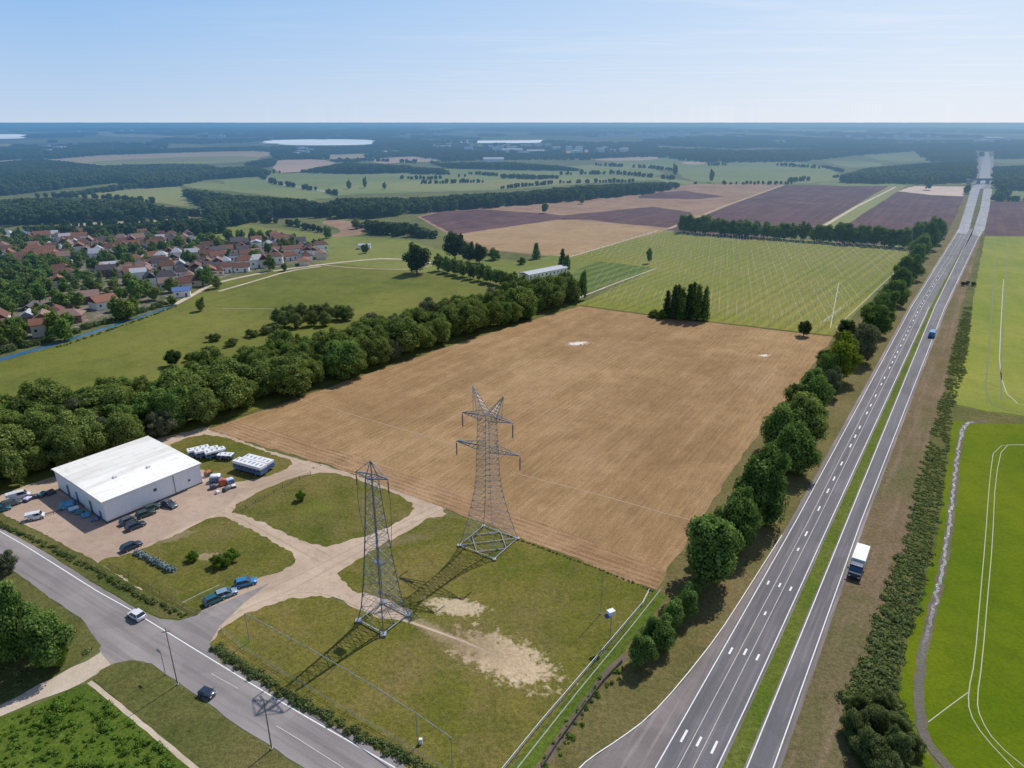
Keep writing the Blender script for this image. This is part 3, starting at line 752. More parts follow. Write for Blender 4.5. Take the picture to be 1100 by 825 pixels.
ribbon('ditch_stones', [[(1046, 453.5), (1040, 454), (1034, 460), (1029, 485), (1026, 515), (1022, 546), (1017, 585), (1010, 624), (998, 672), (990, 705), (986, 753), (991, 791), (1011, 816), (1032, 838)]], [.9]*6+[1.0]*10+[.55]*400, .078, M['rock'], 1, .9, .35)
ribbon('tractor_rut', [[(1160, 480), (1100, 478), (1068, 479), (1063, 515), (1058, 585), (1053, 640), (1047, 711), (1040, 743), (1041, 766), (1056, 791), (1095, 832)],
                       [(1160, 479), (1100, 477.6), (1077, 478), (1069, 515), (1066, 585), (1061, 640), (1055, 711), (1049, 753), (1053, 772), (1069, 798), (1110, 832)],
                       [(1040, 744), (1018, 760), (997, 776)]], .15, .075, M['dirtline'], 1)
ribbon('tractor_rut', [[(1069, 256), (1066, 330), (1061, 390), (1058, 423), (1070, 438), (1110, 446)], [(1082, 256), (1079, 330), (1075, 400), (1076, 430)]], .45, .075, M['darkrut'], 1)
ribbon('tractor_rut', [[(1078, 300), (1075, 350), (1073, 400), (1085, 432), (1120, 440)]], .3, .075, M['dirtline'], 1)

# highway ---------------------------------------------------------------
Y0 = G(704, 825); 
def off_line(y_samples, base, widthshift=0): pass
def pl(*a): return [G(*p) for p in a]
edgeL = pl((697, 838), (800, 657), (855, 560), (979, 330), (1031, 246), (1045, 200), (1053, 168))
edgeR = pl((764, 838), (800, 762), (892, 560), (998, 330), (1047, 246), (1053, 222))
medR = pl((797, 838), (910, 560), (1004, 330), (1045, 246), (1052, 222))
outR = pl((826, 838), (925, 560), (1015, 330), (1055, 246), (1064, 200), (1068, 168))
def band(name, A, B, z, m, a0=0, b0=0):
    """surface between two edge polylines, pushed out by a0/b0 metres"""
    def push(P, d):
        out = []
        for i, p in enumerate(P):
            t = (P[min(i+1, len(P)-1)]-P[max(i-1, 0)]).normalized(); out.append(p+Vector((t.y, -t.x, 0))*d)
        return out
    A = push(A, -a0); B = push(B, b0)
    bm = bmesh.new(); vs = [bm.verts.new((p.x, p.y, z)) for p in A+B[::-1]]; f = bm.faces.new(vs); bm.normal_update()
    if f.normal.z < 0: f.normal_flip()
    bmesh.ops.triangulate(bm, faces=[f]); me = bpy.data.meshes.new(name); bm.to_mesh(me); bm.free(); me.materials.append(m)
    o = link(name, me); o['kind'] = 'structure'; return o
band('road_shoulder', edgeL, outR, .075, M['shoulder'], 1.1, .9)
band('road', edgeL, edgeR, .11, M['asphalt'], .35, .35)
band('road', medR[:4], outR[:4], .11, M['asphalt'], .2, .35)
sheet('road', [(1027, 250), (1030, 246), (1037, 225), (1043, 203), (1051, 196), (1055, 175), (1058, 163), (1062, 163), (1064, 175), (1063, 197), (1052.5, 203), (1046.5, 225), (1041, 247), (1038, 252)], .125, M['farroad'], 0, 0)
sheet('road', [(1044, 252), (1046, 246), (1053, 225), (1057, 203), (1066, 203), (1062.5, 225), (1058, 246), (1053, 254)], .127, M['farroad'], 0, 0)
sheet('median', [(1041.5, 246), (1047, 225), (1053, 203), (1056.5, 203), (1052.5, 225), (1046, 246)], .13, M['roadside'], 0, 0)
band('median', edgeR[:4]+[G(1040, 252)], medR[:3]+[G(1041.5, 252)], .14, M['median'], -.55, -.35)
sheet('road_shoulder', [(608, 842), (621, 826), (666, 795), (697, 772), (732, 735), (772, 683), (803, 636), (850, 563), (800, 657), (697, 842)], .09, M['shoulder'], 0, 0)
ribbon('bridge_road', [[(1035, 197.5), (1060, 197), (1100, 203), (1160, 209)]], 9, .16, M['farroad'], 1)
def shift(P, f, Q): return [a*(1-f)+b*f for a, b in zip(P, Q)]
def wl(P): return [(p.x, p.y) for p in P]
n5 = 5
lane = [edgeL[:n5-1], edgeR[:n5-1]]
lines = [wl(edgeL[:5]), wl(edgeR[:4]), wl(medR[:4]), wl(outR[:4])]
ribbon('lane_marking', lines, .17, .15, M['line'], world=True)
A4, B4 = edgeL[:5], [edgeR[0], edgeR[0]*.0+G(800+0, 762), edgeR[2], edgeR[3], edgeR[4]]
LA = [edgeL[0], edgeL[2], edgeL[3], edgeL[4]]; LB = [edgeR[0], edgeR[2], edgeR[3], edgeR[4]]
# two inner lines with dashes between them
ribbon('lane_marking', [wl(shift(LA, .36, LB)), wl(shift(LA, .62, LB))], .11, .15, M['line2'], world=True)
def along(P, s0, s1):
    """sub-segment of polyline by distance"""
    acc = 0; out = []
    def at(s):
        a = 0
        for i in range(len(P)-1):
            L = (P[i+1]-P[i]).length
            if s <= a+L: return P[i].lerp(P[i+1], (s-a)/L)
            a += L
        return P[-1]
    return [at(s0), at(s1)]
dash = []
C1 = shift(LA, .18, LB); C2 = shift(LA, .49, LB); C3 = shift(LA, .80, LB)
for px in ((733, 791), (769, 727.5), (788, 698), (813, 645), (827, 629)):
    pass
def near_s(P, p):
    best = (1e9, 0); a = 0
    for i in range(len(P)-1):
        d = P[i+1]-P[i]; L = d.length; t = max(0, min(1, (p-P[i]).dot(d)/L/L)); q_ = P[i]+d*t
        if (q_-p).length < best[0]: best = ((q_-p).length, a+t*L)
        a += L
    return best[1]
for (x, y, P, L) in [(734, 791, C1, 2.6), (750, 797, C2, 2.0), (766, 803, C3, 2.6), (788, 701, C1, 1.9), (803, 702, C2, 1.8), (812, 706, C3, 1.7), (818, 658, C2, 1.2), (829, 628, C1, 1.4), (837, 629, C2, 1.5), (846, 632, C3, 1.5), (855, 590, C2, 1.3), (866, 574, C2, 2.2)]:
    s = near_s(P, G(x, y)); dash.append(wl(along(P, s-L/2, s+L/2)))
s0 = near_s(C2, G(874, 560)); s = s0+5
while s < s0+330:
    dash.append(wl(along(C2, s, s+2.6))); s += random.choice([7.5, 10, 13])
ribbon('lane_marking', dash, .34, .155, M['line'], world=True)
ribbon('lane_marking', [[(618, 830), (632, 816), (666, 794), (697, 771), (730, 735), (771, 683), (800, 638), (840, 575)]], .16, .12, M['line'], 1)

# local road and junction -------------------------------------------------
F('road', [(-40, 545), (0, 566), (47, 592), (116, 636), (150, 656), (172, 665), (192, 667), (228, 652), (262, 638), (290, 626), (262, 648), (236, 673), (226, 690), (236, 706), (314, 752), (380, 788), (447, 824), (470, 838), (345, 838), (308, 814), (250, 776), (198, 738), (163, 713), (142, 710), (120, 716), (98, 728), (92, 722), (108, 702), (104, 690), (87, 664), (58, 645), (20, 617), (-40, 585)], 'asphalt2', .05, 2, .15)
ribbon('lane_marking', [[(-40, 548), (0, 571), (28, 587), (104, 635), (140, 655), (192, 687), (285, 744), (320, 765), (421, 823), (450, 840)]], .2, .07, M['line'])
ribbon('lane_marking', [[(227, 724), (256, 740)], [(297, 780), (320, 794), (361, 820), (385, 836)]], .12, .07, M['line2'])
F('roadside_path', [(108, 701), (120, 715), (99, 727), (90, 733), (0, 770), (-50, 790), (-50, 777), (0, 758), (60, 727)], 'path', .06, 2, .3)
ribbon('footpath', [[(96, 733), (120, 752), (160, 784), (211, 827), (222, 838)]], .75, .075, M['path'], 0, 2, .08)
F('verge', [(100, 730), (108, 720), (122, 713), (142, 709), (155, 711), (170, 719), (198, 739), (250, 778), (308, 816), (338, 838), (224, 838), (211, 824), (160, 782)], 'roadside', .065, 1.5, .2)
F('verge', [(-40, 590), (-2, 606), (20, 617), (58, 646), (87, 665), (104, 688), (109, 694), (104, 700), (60, 725), (0, 755), (-60, 775), (-120, 660)], 'roadside', .055, 2, .3)
F('verge', [(-80, 790), (0, 771), (60, 748), (95, 734), (120, 754), (160, 786), (208, 827), (215, 840), (-80, 840)], 'lush', .05, 2, .3)
F('verge', [(-40, 525), (0, 551), (40, 570), (105, 605), (150, 634), (205, 655), (218, 655), (212, 661), (195, 666), (172, 664), (150, 655), (116, 636), (47, 592), (0, 566), (-40, 545)], 'roadside', .065, 1.5, .25)
# compound
F('gravel_yard', [(-40, 522), (0, 532), (40, 518), (58, 512), (100, 496), (158, 474), (222, 459), (290, 485), (350, 500), (470, 541), (480, 552), (450, 580), (430, 620), (445, 650), (440, 668), (400, 665), (360, 640), (300, 655), (240, 680), (222, 694), (205, 680), (196, 668), (212, 656), (160, 640), (105, 606), (40, 572), (0, 551), (-40, 530)], 'gravel', .04, 1, .4)
F('yard', [(0, 549), (12, 540), (60, 527), (116, 558), (221, 520), (250, 525), (265, 524), (240, 548), (200, 566), (150, 590), (116, 603), (105, 603), (40, 570)], 'yard', .052, 2, .5)
F('grass_plot', [(172, 482), (212, 466), (240, 469), (290, 487), (319, 496), (300, 508), (270, 516), (240, 520), (222, 508)], 'plot', .06, .8, .42, 1)
F('grass_plot', [(240, 549), (290, 522), (338, 507), (372, 510), (425, 530), (448, 543), (438, 556), (400, 574), (352, 588), (330, 584), (275, 558)], 'plot', .06, .8, .42, 1)
F('grass_plot', [(100, 603), (150, 592), (200, 569), (232, 553), (255, 562), (300, 585), (320, 598), (310, 612), (262, 626), (228, 650), (214, 657), (190, 653), (150, 634), (120, 612)], 'plot', .06, .8, .42, 1)
F('grass_field', [(225, 692), (234, 678), (270, 657), (310, 643), (345, 640), (385, 655), (402, 663), (440, 668), (455, 664), (420, 645), (378, 634), (362, 616), (395, 594), (440, 570), (462, 556), (488, 554), (530, 566), (580, 586), (640, 609), (703, 634), (660, 690), (620, 738), (545, 830), (535, 842), (475, 842), (447, 826), (380, 790), (314, 754), (236, 707)], 'compound', .062, .8, .42)
F('grass_strip', [(703, 634), (716, 640), (690, 675), (640, 735), (590, 800), (565, 842), (535, 842), (545, 830), (620, 738), (660, 690)], 'lush', .066, 1.5, .15)
ribbon('kerb', [[(710, 633), (676, 676), (620, 744), (552, 830), (545, 838)]], .16, .085, M['concrete'])
ribbon('drainage_channel', [[(672, 705), (652, 722), (640, 740), (610, 782), (585, 820), (572, 840)]], 1.3, .08, M['mud'], 1, 1.2, .2)
ribbon('rut', [[(300, 640), (330, 634), (360, 640), (400, 658), (440, 668), (500, 690), (540, 708)]], .5, .068, M['gravel'], 1, 2, .2)
ribbon('rut', [[(60, 575), (120, 590), (200, 560), (250, 532), (300, 515), (345, 500)], [(212, 664), (250, 648), (300, 628), (345, 606), (400, 578), (450, 552), (470, 543)],
               [(222, 678), (262, 654), (310, 636), (352, 612), (406, 582), (456, 556), (478, 546)], [(345, 604), (300, 580), (258, 556), (236, 550)], [(356, 598), (310, 574), (266, 552), (240, 543)], [(330, 495), (400, 518), (462, 541)], [(322, 498), (396, 522), (455, 545)]], .45, .048, M['rutdark'], 2, 1.5, .25)
for k in range(3): pass
# canal and lakes
def watermat():
    m, q = newmat('canal_water'); p = q.pos(); n = q.noise(p, .6, 4)
    finish(q, bsdf(q, q.mix(q.rng(n, .3, .7), (.035, .12, .24), (.05, .16, .30)), .25, n, .1, .05, spec=.5)); return m
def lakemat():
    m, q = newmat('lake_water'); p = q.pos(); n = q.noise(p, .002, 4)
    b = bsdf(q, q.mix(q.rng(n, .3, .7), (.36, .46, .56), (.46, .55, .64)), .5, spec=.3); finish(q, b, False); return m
M['water'] = watermat(); M['lake'] = lakemat()
ribbon('canal', [[(-60, 407), (0, 386), (50, 372.5), (100, 357), (150, 340.5), (182, 329.5), (196, 323.5)]], [5, 4.2, 3.8, 3.2, 2.6, 2.0, 1.4], .05, M['water'])
ribbon('village_road', [[(188, 327), (205, 318), (228, 305), (262, 297), (300, 290), (340, 285), (372, 281), (420, 277), (470, 283)]], 3.2, .06, M['path'], 1)
ribbon('village_road', [[(235, 313), (270, 303), (310, 291), (345, 286)]], 2.0, .055, M['path'], 1)
ribbon('village_road', [[(228, 305), (200, 300), (150, 292), (90, 282), (20, 268)]], 3.0, .055, M['path'], 1)
ribbon('field_track', [[(216, 329), (260, 330), (330, 330), (400, 326)]], .9, .05, M['stripcrop'], 1)
ribbon('field_track', [[(340, 284), (380, 288), (440, 290), (470, 284)]], 1.5, .05, M['gravel'], 1)
ribbon('far_road', [[(282, 189), (295, 197), (330, 202), (362, 208)]], 8, .15, M['farroad'], 1)
ribbon('canal', [[(240, 331.5), (300, 332)]], .5, .06, M['gravel'])
sheet('lake', [(280, 152), (295, 150.4), (340, 149.6), (385, 149.8), (405, 151.3), (411, 154), (385, 156), (320, 156.3), (292, 154.8)], .5, M['lake'], 60, 28, 1)
sheet('lake', [(440, 152.4), (500, 150.8), (560, 149.8), (586, 150.6), (588, 152), (575, 153.8), (500, 153.6), (460, 153.4)], .5, M['lake'], 60, 28, 1)
sheet('lake', [(-40, 144), (30, 144.3), (35, 146.5), (24, 149), (-40, 149.5)], .5, M['lake'], 60, 28, 1)
FF('far_field', [(462, 152.8), (445, 151.2), (520, 150.3), (585, 149.2), (590, 150.6), (500, 151.4)], 'far_tan', .6)

# ================================================================== WOODS (far: stuff)
WOODS = [
 [(0, 174), (45, 171), (110, 178), (132, 186), (128, 196), (60, 204), (0, 211), (-60, 214), (-60, 174)],
 [(113, 178), (180, 176), (222, 177), (244, 182), (222, 193), (195, 200), (150, 203), (130, 198), (115, 188)],
 [(50, 209), (145, 196), (150, 202), (80, 211), (55, 212)],
 [(-60, 216), (0, 215), (50, 213), (150, 216), (165, 221), (212, 225), (214, 233), (120, 238), (0, 243), (-60, 245)],
 [(25, 243), (90, 243), (140, 240), (205, 235), (240, 238), (245, 250), (220, 253), (150, 254), (40, 259)],
 [(215, 181), (260, 179), (275, 178), (292, 185), (288, 189), (258, 191), (215, 194)],
 [(258, 176), (290, 170), (300, 172), (290, 180), (270, 180)],
 [(322, 183), (370, 175), (400, 176), (440, 178), (440, 186), (380, 187), (325, 186)],
 [(300, 172), (340, 165), (340, 171), (400, 171), (380, 175), (362, 174), (340, 171)],
 [(194, 203), (212, 204), (245, 209), (320, 214), (345, 219), (368, 213), (440, 213), (500, 209), (560, 206), (620, 200), (700, 196), (728, 196), (734, 201), (700, 208), (620, 216), (560, 221), (500, 225), (440, 230), (400, 235), (300, 234), (250, 243), (222, 248), (222, 224), (200, 212)],
 [(262, 243), (300, 246), (350, 253), (358, 255), (352, 257), (265, 247)],
 [(375, 244), (390, 237), (440, 240), (470, 249), (474, 256), (450, 257), (400, 251)],
 [(460, 175), (540, 174), (600, 178), (645, 184), (560, 183), (480, 181)],
 [(440, 179), (475, 181), (489, 188), (440, 187)],
 [(536, 187), (590, 188), (590, 193), (540, 192)],
 [(475, 194.5), (543, 195), (541, 197), (475, 197)],
 [(445, 191), (470, 196), (455, 197)],
 [(735, 195), (780, 195), (780, 198), (735, 198)], [(790, 196), (815, 195), (812, 198), (790, 198)],
 [(905, 188), (930, 181), (960, 178), (1000, 175), (1048, 172), (1046, 196), (1000, 198), (905, 197)],
 [(880, 176), (905, 181), (905, 186), (884, 180)],
 [(1068, 179), (1150, 177), (1150, 207), (1090, 205), (1070, 202)], [(1065, 210), (1084, 204), (1080, 216), (1064, 216)],
]
P_, S_ = [], []
def PX(X, Y, z):
    q_ = H-z; d = Y*CP+q_*SP
    return 550+FPX*X/d, 412.5+FPX*(q_*CP-Y*SP)/d
def tr(px, sp, hh):
    pts = scatter(W(px), sp); X, Y = pts[:, 0], pts[:, 1]
    n = len(pts); hgt = np.zeros(n); want = hh*RNG.uniform(.75, 1.2, n)
    for t in (.4, .55, .7, .85, 1.0):        # keep the crown inside the mapped outline of the wood
        x, y = PX(X, Y, want*t*.92); ok = inpoly(x, y, px); hgt = np.where(ok, want*t, hgt)
    k = hgt > 3; pts = pts[k]; P_.append(pts); s = (hgt[k]/10)[:, None]; w_ = np.maximum(s, want[k][:, None]/10*.8)
    S_.append(np.concatenate([w_*RNG.uniform(1.0, 1.35, s.shape), w_*RNG.uniform(1.0, 1.35, s.shape), s], 1))
for wpx in WOODS: tr(wpx, 8.5, 11)
for wpx in ([(440, 163), (600, 165), (722, 162), (722, 168), (650, 170), (560, 171), (480, 174), (440, 167)], [(720, 163), (860, 160), (1000, 156), (1000, 161), (920, 166), (860, 174), (760, 175), (720, 171)],
            [(880, 152), (1044, 150), (1049, 174), (1000, 174), (982, 163), (920, 167), (880, 172)], [(1069, 150), (1150, 150), (1150, 171), (1069, 171)], [(-40, 158), (120, 161), (280, 157), (290, 161), (110, 167), (60, 171), (-40, 173)],
            [(285, 161), (440, 162), (440, 167), (400, 165), (340, 166), (300, 169), (290, 164)]): tr(wpx, 15, 12)
for hl, hh_ in (([(440, 198), (520, 196)], 6), ([(228, 192), (262, 187), (300, 186)], 7), ([(600, 188), (660, 187), (724, 193)], 7), ([(340, 174), (400, 173), (480, 177)], 8), ([(120, 202), (196, 200)], 7), ([(280, 190), (296, 198), (332, 204), (364, 210)], 7),
                ([(640, 178), (700, 181), (725, 184)], 7), ([(420, 192), (460, 193), (500, 190)], 6), ([(540, 203), (600, 197), (680, 196)], 6), ([(775, 198), (880, 198)], 5), ([(100, 180), (180, 182), (220, 180)], 8), ([(470, 184), (540, 190), (600, 192)], 6),
                ([(760, 178), (820, 177), (880, 181)], 7), ([(40, 212), (100, 213), (165, 219)], 7), ([(240, 236), (300, 240), (345, 250)], 6), ([(1080, 216), (1150, 216)], 6), ([(60, 245), (150, 241), (208, 236)], 7), ([(845, 196), (905, 190), (990, 197)], 7)):
    P = [G(*p) for p in hl]
    for a, b in zip(P, P[1:]):
        n_ = max(2, int((b-a).length/4.2))
        for i in range(n_):
            if mnoise.noise(Vector((a.x*.01+i*.11, a.y*.01, 3.3))) < -.12: continue
            p_ = a.lerp(b, (i+random.random())/n_); k_ = hh_/10*random.uniform(.6, 1.2)
            P_.append(np.array([[p_.x+random.uniform(-3, 3), p_.y+random.uniform(-3, 3)]])); S_.append(np.array([[k_, k_, k_*.9]]))
# default woodland beyond: everything farther than the open country that is not a field
FIELDS_FAR = [o for o in bpy.data.objects if o.name.split('.')[0] in ('far_field', 'lake', 'ramp', 'road', 'sand_lot')]
polys = []
for o in FIELDS_FAR:
    if o.name.startswith('road'): continue
    pts = [(v.co.x, v.co.y) for v in o.data.vertices]
    if o.name.startswith('ramp'): continue
    polys.append(pts)
road_keep = [tuple((edgeL[4]+Vector((-60, 0, 0)))[:2]), tuple((edgeL[-1]+Vector((-120, 0, 0)))[:2]), tuple((outR[-1]+Vector((60, 0, 0)))[:2]), tuple((outR[3]+Vector((40, 0, 0)))[:2])]
polys.append(road_keep)
def default_wood(y0, y1, sp, hh, thr, xs=(-80, 1180)):
    poly = W([(xs[0], y0), (xs[1], y0), (xs[1], y1), (xs[0], y1)])
    pts = scatter(poly, sp)
    k = np.ones(len(pts), bool)
    for zz in (0.0, hh*1.1):                 # neither foot nor crown over an open field
        x_, y_ = PX(pts[:, 0], pts[:, 1], zz); t_ = (y_-412.5)/FPX; d_ = H/(SP+t_*CP)
        gx, gy = (x_-550)/FPX*d_, d_*(CP-t_*SP)
        for pl_ in polys: k &= ~inpoly(gx, gy, pl_)
    pts = pts[k]
    nz = np.array([mnoise.noise(Vector((x*.0011+3, y*.0006, 7.7)))+.5*mnoise.noise(Vector((x*.004, y*.002, 1.7))) for x, y in pts])
    pts = pts[nz > thr]; P_.append(pts)
    s = RNG.uniform(.75, 1.3, (len(pts), 1))*hh/10
    wd = sp/9.5
    S_.append(np.concatenate([s*wd, s*wd, s], 1))
default_wood(160, 172, 15, 9, -.02)
default_wood(150, 160, 30, 11, -.03)
default_wood(141, 150, 65, 13, -.06)
default_wood(135, 141, 150, 17, -.1)
default_wood(132.6, 135, 420, 32, -.35)
pts = np.concatenate(P_); scl = np.concatenate(S_)
print('far trees', len(pts))
gn_scatter('woodland', pts, scl, 'hazy blue-green woods and tree belts spread across the far countryside up to the horizon', 'woodland')
# darker woodland floor so that the gaps read as wood
# pale specks of far settlements
b = MB(); hr = random.Random(8)
for cx_, cy_, n_, sp_ in ((700, 146, 26, 30), (730, 148, 18, 25), (545, 160, 16, 24), (1064, 153, 10, 12), (950, 150, 14, 25), (470, 147, 8, 20), (120, 141, 8, 18), (870, 143, 12, 30), (1000, 141, 12, 30), (640, 163, 9, 20), (985, 157, 8, 15), (330, 165, 7, 10), (60, 164, 5, 12), (230, 146, 6, 20)):
    for k in range(n_):
        p = G(cx_+hr.gauss(0, sp_), max(134, cy_+hr.gauss(0, 1.6))); sz = 9+p.y/420
        b.box((p.x, p.y, 5+p.y/1400), (sz*hr.uniform(.8, 2), sz, 10+p.y/700), .2)
tag(b.build('distant_settlement', M['white']), 'pale specks of far villages and halls scattered in the hazy woodland near the horizon', 'settlement', kind='stuff')
# ================================================================== TREES (things)
ORD = ['first', 'second', 'third', 'fourth', 'fifth', 'sixth', 'seventh', 'eighth', 'ninth', 'tenth', 'eleventh', 'twelfth', 'thirteenth', 'fourteenth', 'fifteenth', 'sixteenth', 'seventeenth', 'eighteenth', 'nineteenth', 'twentieth']
def ordn(i):
    if i < 20: return ORD[i]
    n = i+1
    suf = 'th' if 10 <= n % 100 <= 20 else {1: 'st', 2: 'nd', 3: 'rd'}.get(n % 10, 'th')
    return f'{n}{suf}'
def tree_px(key, x, base, wpx, hpx, label, **kw):
    p = G(x, base); s = mpp(base); h = hpx*s*1.12; wd = wpx*s
    nom = {'shrub': 7.0, 'lush': 7.0, 'scrubt': 7.0}.get(key, 10.0); nomw = {'shrub': 13.5, 'lush': 12.5, 'scrubt': 12.5, 'conifer': 3.6}.get(key, 10.2)
    wide = (wd/nomw)/(h/nom)
    return plant(key, p, h, label, wide=wide, nominal=nom, **kw)
# the hedgerow beside the highway, from the camera outward
row = [
 ('hedge', 689, 713, 34, 34, 'rounded dark green shrub nearest the camera in the hedgerow, by the muddy channel'),
 ('hedge', 706, 694, 36, 34, 'second shrub in the hedgerow beside the highway, dark green and rounded'),
 ('hedge', 722, 676, 32, 30, 'third shrub in the hedgerow beside the highway, leaning into its neighbours'),
 ('hedge', 737, 660, 30, 30, 'fourth shrub in the hedgerow, just before the first tall tree'),
 ('hedge', 744, 644, 24, 22, 'small shrub squeezed against the foot of the widest tree in the hedgerow'),
 ('hedge', 764, 624, 76, 72, 'widest and nearest full tree of the hedgerow beside the highway'),
 ('hedge', 794, 590, 50, 62, 'tall dark tree directly behind the widest one in the hedgerow'),
 ('hedge', 818, 560, 64, 74, 'big broad tree with a high domed crown in the middle of the hedgerow'),
 ('hedge', 852, 508, 50, 50, 'dense dark tree on the highway side of the hedgerow beyond the big domed one'),
 ('hedge', 838, 486, 46, 46, 'tree on the field side of the hedgerow opposite the dense dark one'),
 ('belt', 866, 476, 46, 48, 'dull green tree leaning to the highway in the middle of the hedgerow'),
 ('belt', 858, 452, 38, 36, 'lower dull green tree on the field side of the hedgerow'),
 ('hedge', 874, 448, 42, 46, 'dark green tree in front of the yellow-green one in the hedgerow'),
 ('grey', 896, 427, 24, 28, 'small greyish tree close beside the highway slope in the hedgerow'),
 ('hedge', 890, 412, 30, 30, 'dark bush between the grey tree and the yellow-green tree'),
 ('yellow', 906, 410, 46, 46, 'bright yellow-green tree in the hedgerow beside the highway'),
 ('grey', 927, 388, 38, 36, 'silvery grey-green tree behind the bright yellow-green one'),
 ('dark', 911, 371, 24, 26, 'small dark tree at the near corner of the trellis field'),
 ('hedge', 938, 360, 34, 30, 'dark tree beyond the silvery one in the hedgerow'),
 ('hedge', 948, 343, 32, 28, 'rounded tree halfway along the trellis field edge'),
 ('hedge', 958, 328, 30, 25, 'rounded tree along the trellis field, before the two tall ones'),
 ('hedge', 966, 314, 28, 24, 'tree along the trellis field edge with a flat top'),
 ('hedge', 975, 301, 28, 24, 'tree close to the far corner of the trellis field'),
 ('hedge', 982, 288, 24, 22, 'small tree at the far corner of the trellis field'),
 ('hedge', 988, 276, 24, 20, 'bush at the crossing of the hedgerow and the far tree line'),
]
for k, (key, x, y, a, b, lab) in enumerate(row):
    tree_px(key, x-(4 if 4 < k < 18 else 0), y, a*1.03, b*.96, lab, group='trees and shrubs of the hedgerow beside the highway', idx=k)
for k, (x, y, a, b) in enumerate([(752, 606, 34, 26), (776, 586, 34, 36), (797, 556, 36, 38), (812, 528, 34, 30), (828, 506, 32, 30), (846, 470, 30, 26), (861, 436, 28, 26), (884, 396, 26, 24), (900, 380, 22, 18), (930, 372, 24, 18), (952, 350, 24, 18), (968, 330, 22, 16)]):
    tree_px(['hedge', 'belt', 'scrubt'][k % 3], x, y, a*.85, b*.75, f'{ordn(k)} low understorey tree from the camera in the highway hedgerow', group='understorey of the hedgerow beside the highway')
for k, (x, y, a, b) in enumerate([(996, 268, 26, 24), (1004, 262, 22, 24), (985, 262, 20, 20), (1009, 256, 16, 16)]):
    tree_px('hedge', x, y, a, b, ['large', 'tall', 'low', 'small'][k]+' tree in the clump where the far tree line meets the highway', group='clump of trees at the far end of the trellis field')
# tree line behind the trellis field
xs = [736, 747, 758, 768, 779, 790, 800, 811, 822, 832, 842, 852, 862, 873, 884, 895, 906, 917, 928, 939, 950, 960, 970]
for k, x in enumerate(xs):
    t = (x-732)/243; y = 249.5+t*17
    tree_px('hedge', x, y, random.uniform(16, 24), random.uniform(12, 17)+(2 if x > 900 else 0), f'{ordn(k)} tree from left in the dark tree line behind the trellis', group='tree line behind the trellis field')
# free standing trees and small groups
solo = [
 ('dark', 448, 294, 32, 29, 'large round dark tree standing alone on the green meadow'),
 ('dark', 489, 279, 26, 26, 'tallest dark tree of the small group beyond the meadow'),
 ('dark', 503, 282, 22, 20, 'middle tree of the small group beyond the meadow'),
 ('dark', 515, 283, 18, 19, 'right-hand tree of the small group beyond the meadow'),
 ('lush', 531, 279, 16, 10, 'light green bushy tree right of the small group'),
 ('conifer', 576, 278, 10, 15, 'pointed dark tree standing on the edge of the stubble field'),
 ('conifer', 604, 288, 10, 18, 'pointed tree behind the long white glasshouse roof'),
 ('dark', 609, 291, 10, 14, 'small dark tree beside the long white roof'),
 ('hedge', 697, 283, 8, 15, 'slim tree standing alone on the left edge of the trellis field'),
 ('dark', 585, 229, 10, 10, 'round dark tree alone on the brown fields'),
 ('dark', 625, 219, 8, 8, 'tiny round tree by the green margin of the brown fields'),
 ('lush', 561, 284, 9, 6, 'small bush on the grass beside the stubble field'),
 ('dark', 863, 361, 15, 15, 'small round dark bush on the boundary of ploughed and trellis fields'),
 ('dark', 187, 393, 20, 15, 'round dark bush alone on the meadow in front of the forest belt'),
 ('dark', 764, 196, 7, 12, 'slim tree standing up from the far green field'),
 ('hedge', 725, 189, 9, 11, 'round tree at the end of the long dark wood'),
 ('hedge', 996, 204, 12, 12, 'dark tree at the left edge of the sandy lot'),
 ('dark', 1034, 307, 6, 4, 'left dark bush of the three on the brown verge'), ('dark', 1039, 306, 5, 4, 'middle dark bush of the three on the brown verge'), ('dark', 1045, 307, 6, 4, 'right dark bush of the three on the brown verge'),
 ('hedge', 1038, 208, 8, 8, 'bush beside the bridge over the highway'),
 ('hedge', 1075, 213, 12, 12, 'bush clump right of the highway before the bridge'),
 ('hedge', 627, 319, 0, 0, None),
 ('lush', 323, 538, 14, 9, 'low bright green bush on the middle grass plot'),
 ('lush', 208, 602, 13, 9, 'small green bush in the middle of the left grass plot'),
 ('lush', 237, 608, 20, 12, 'left half of the bright green bush on the sandy patch'),
 ('lush', 248, 603, 20, 12, 'right half of the bright green bush on the sandy patch'),
 ('hedge', 400, 270, 0, 0, None),
 ('grey', 392, 272, 9, 8, 'pale bush beside the small white hut'),
 ('dark', 383, 246, 12, 10, 'round tree at the left end of the far wood'),
 ('dark', 352, 256, 12, 11, 'round tree at the right end of the far hedge'),
 ('hedge', 375, 203, 7, 8, 'tall tree sticking out of the long wood, left one of two'),
 ('hedge', 392, 202, 7, 10, 'tall tree sticking out of the long wood, right one of two'),
 ('hedge', 413, 203, 6, 6, 'small tree on the edge of the pale fields above the long wood'),
]
for k, (key, x, y, a, b, lab) in enumerate(solo):
    if lab: tree_px(key, x, y, a, b, lab, name='conifer' if key == 'conifer' else ('bush' if 'bush' in lab.split(' on ')[0] else 'broadleaf_tree'), cat='bush' if 'bush' in lab.split(' on ')[0] else 'tree')
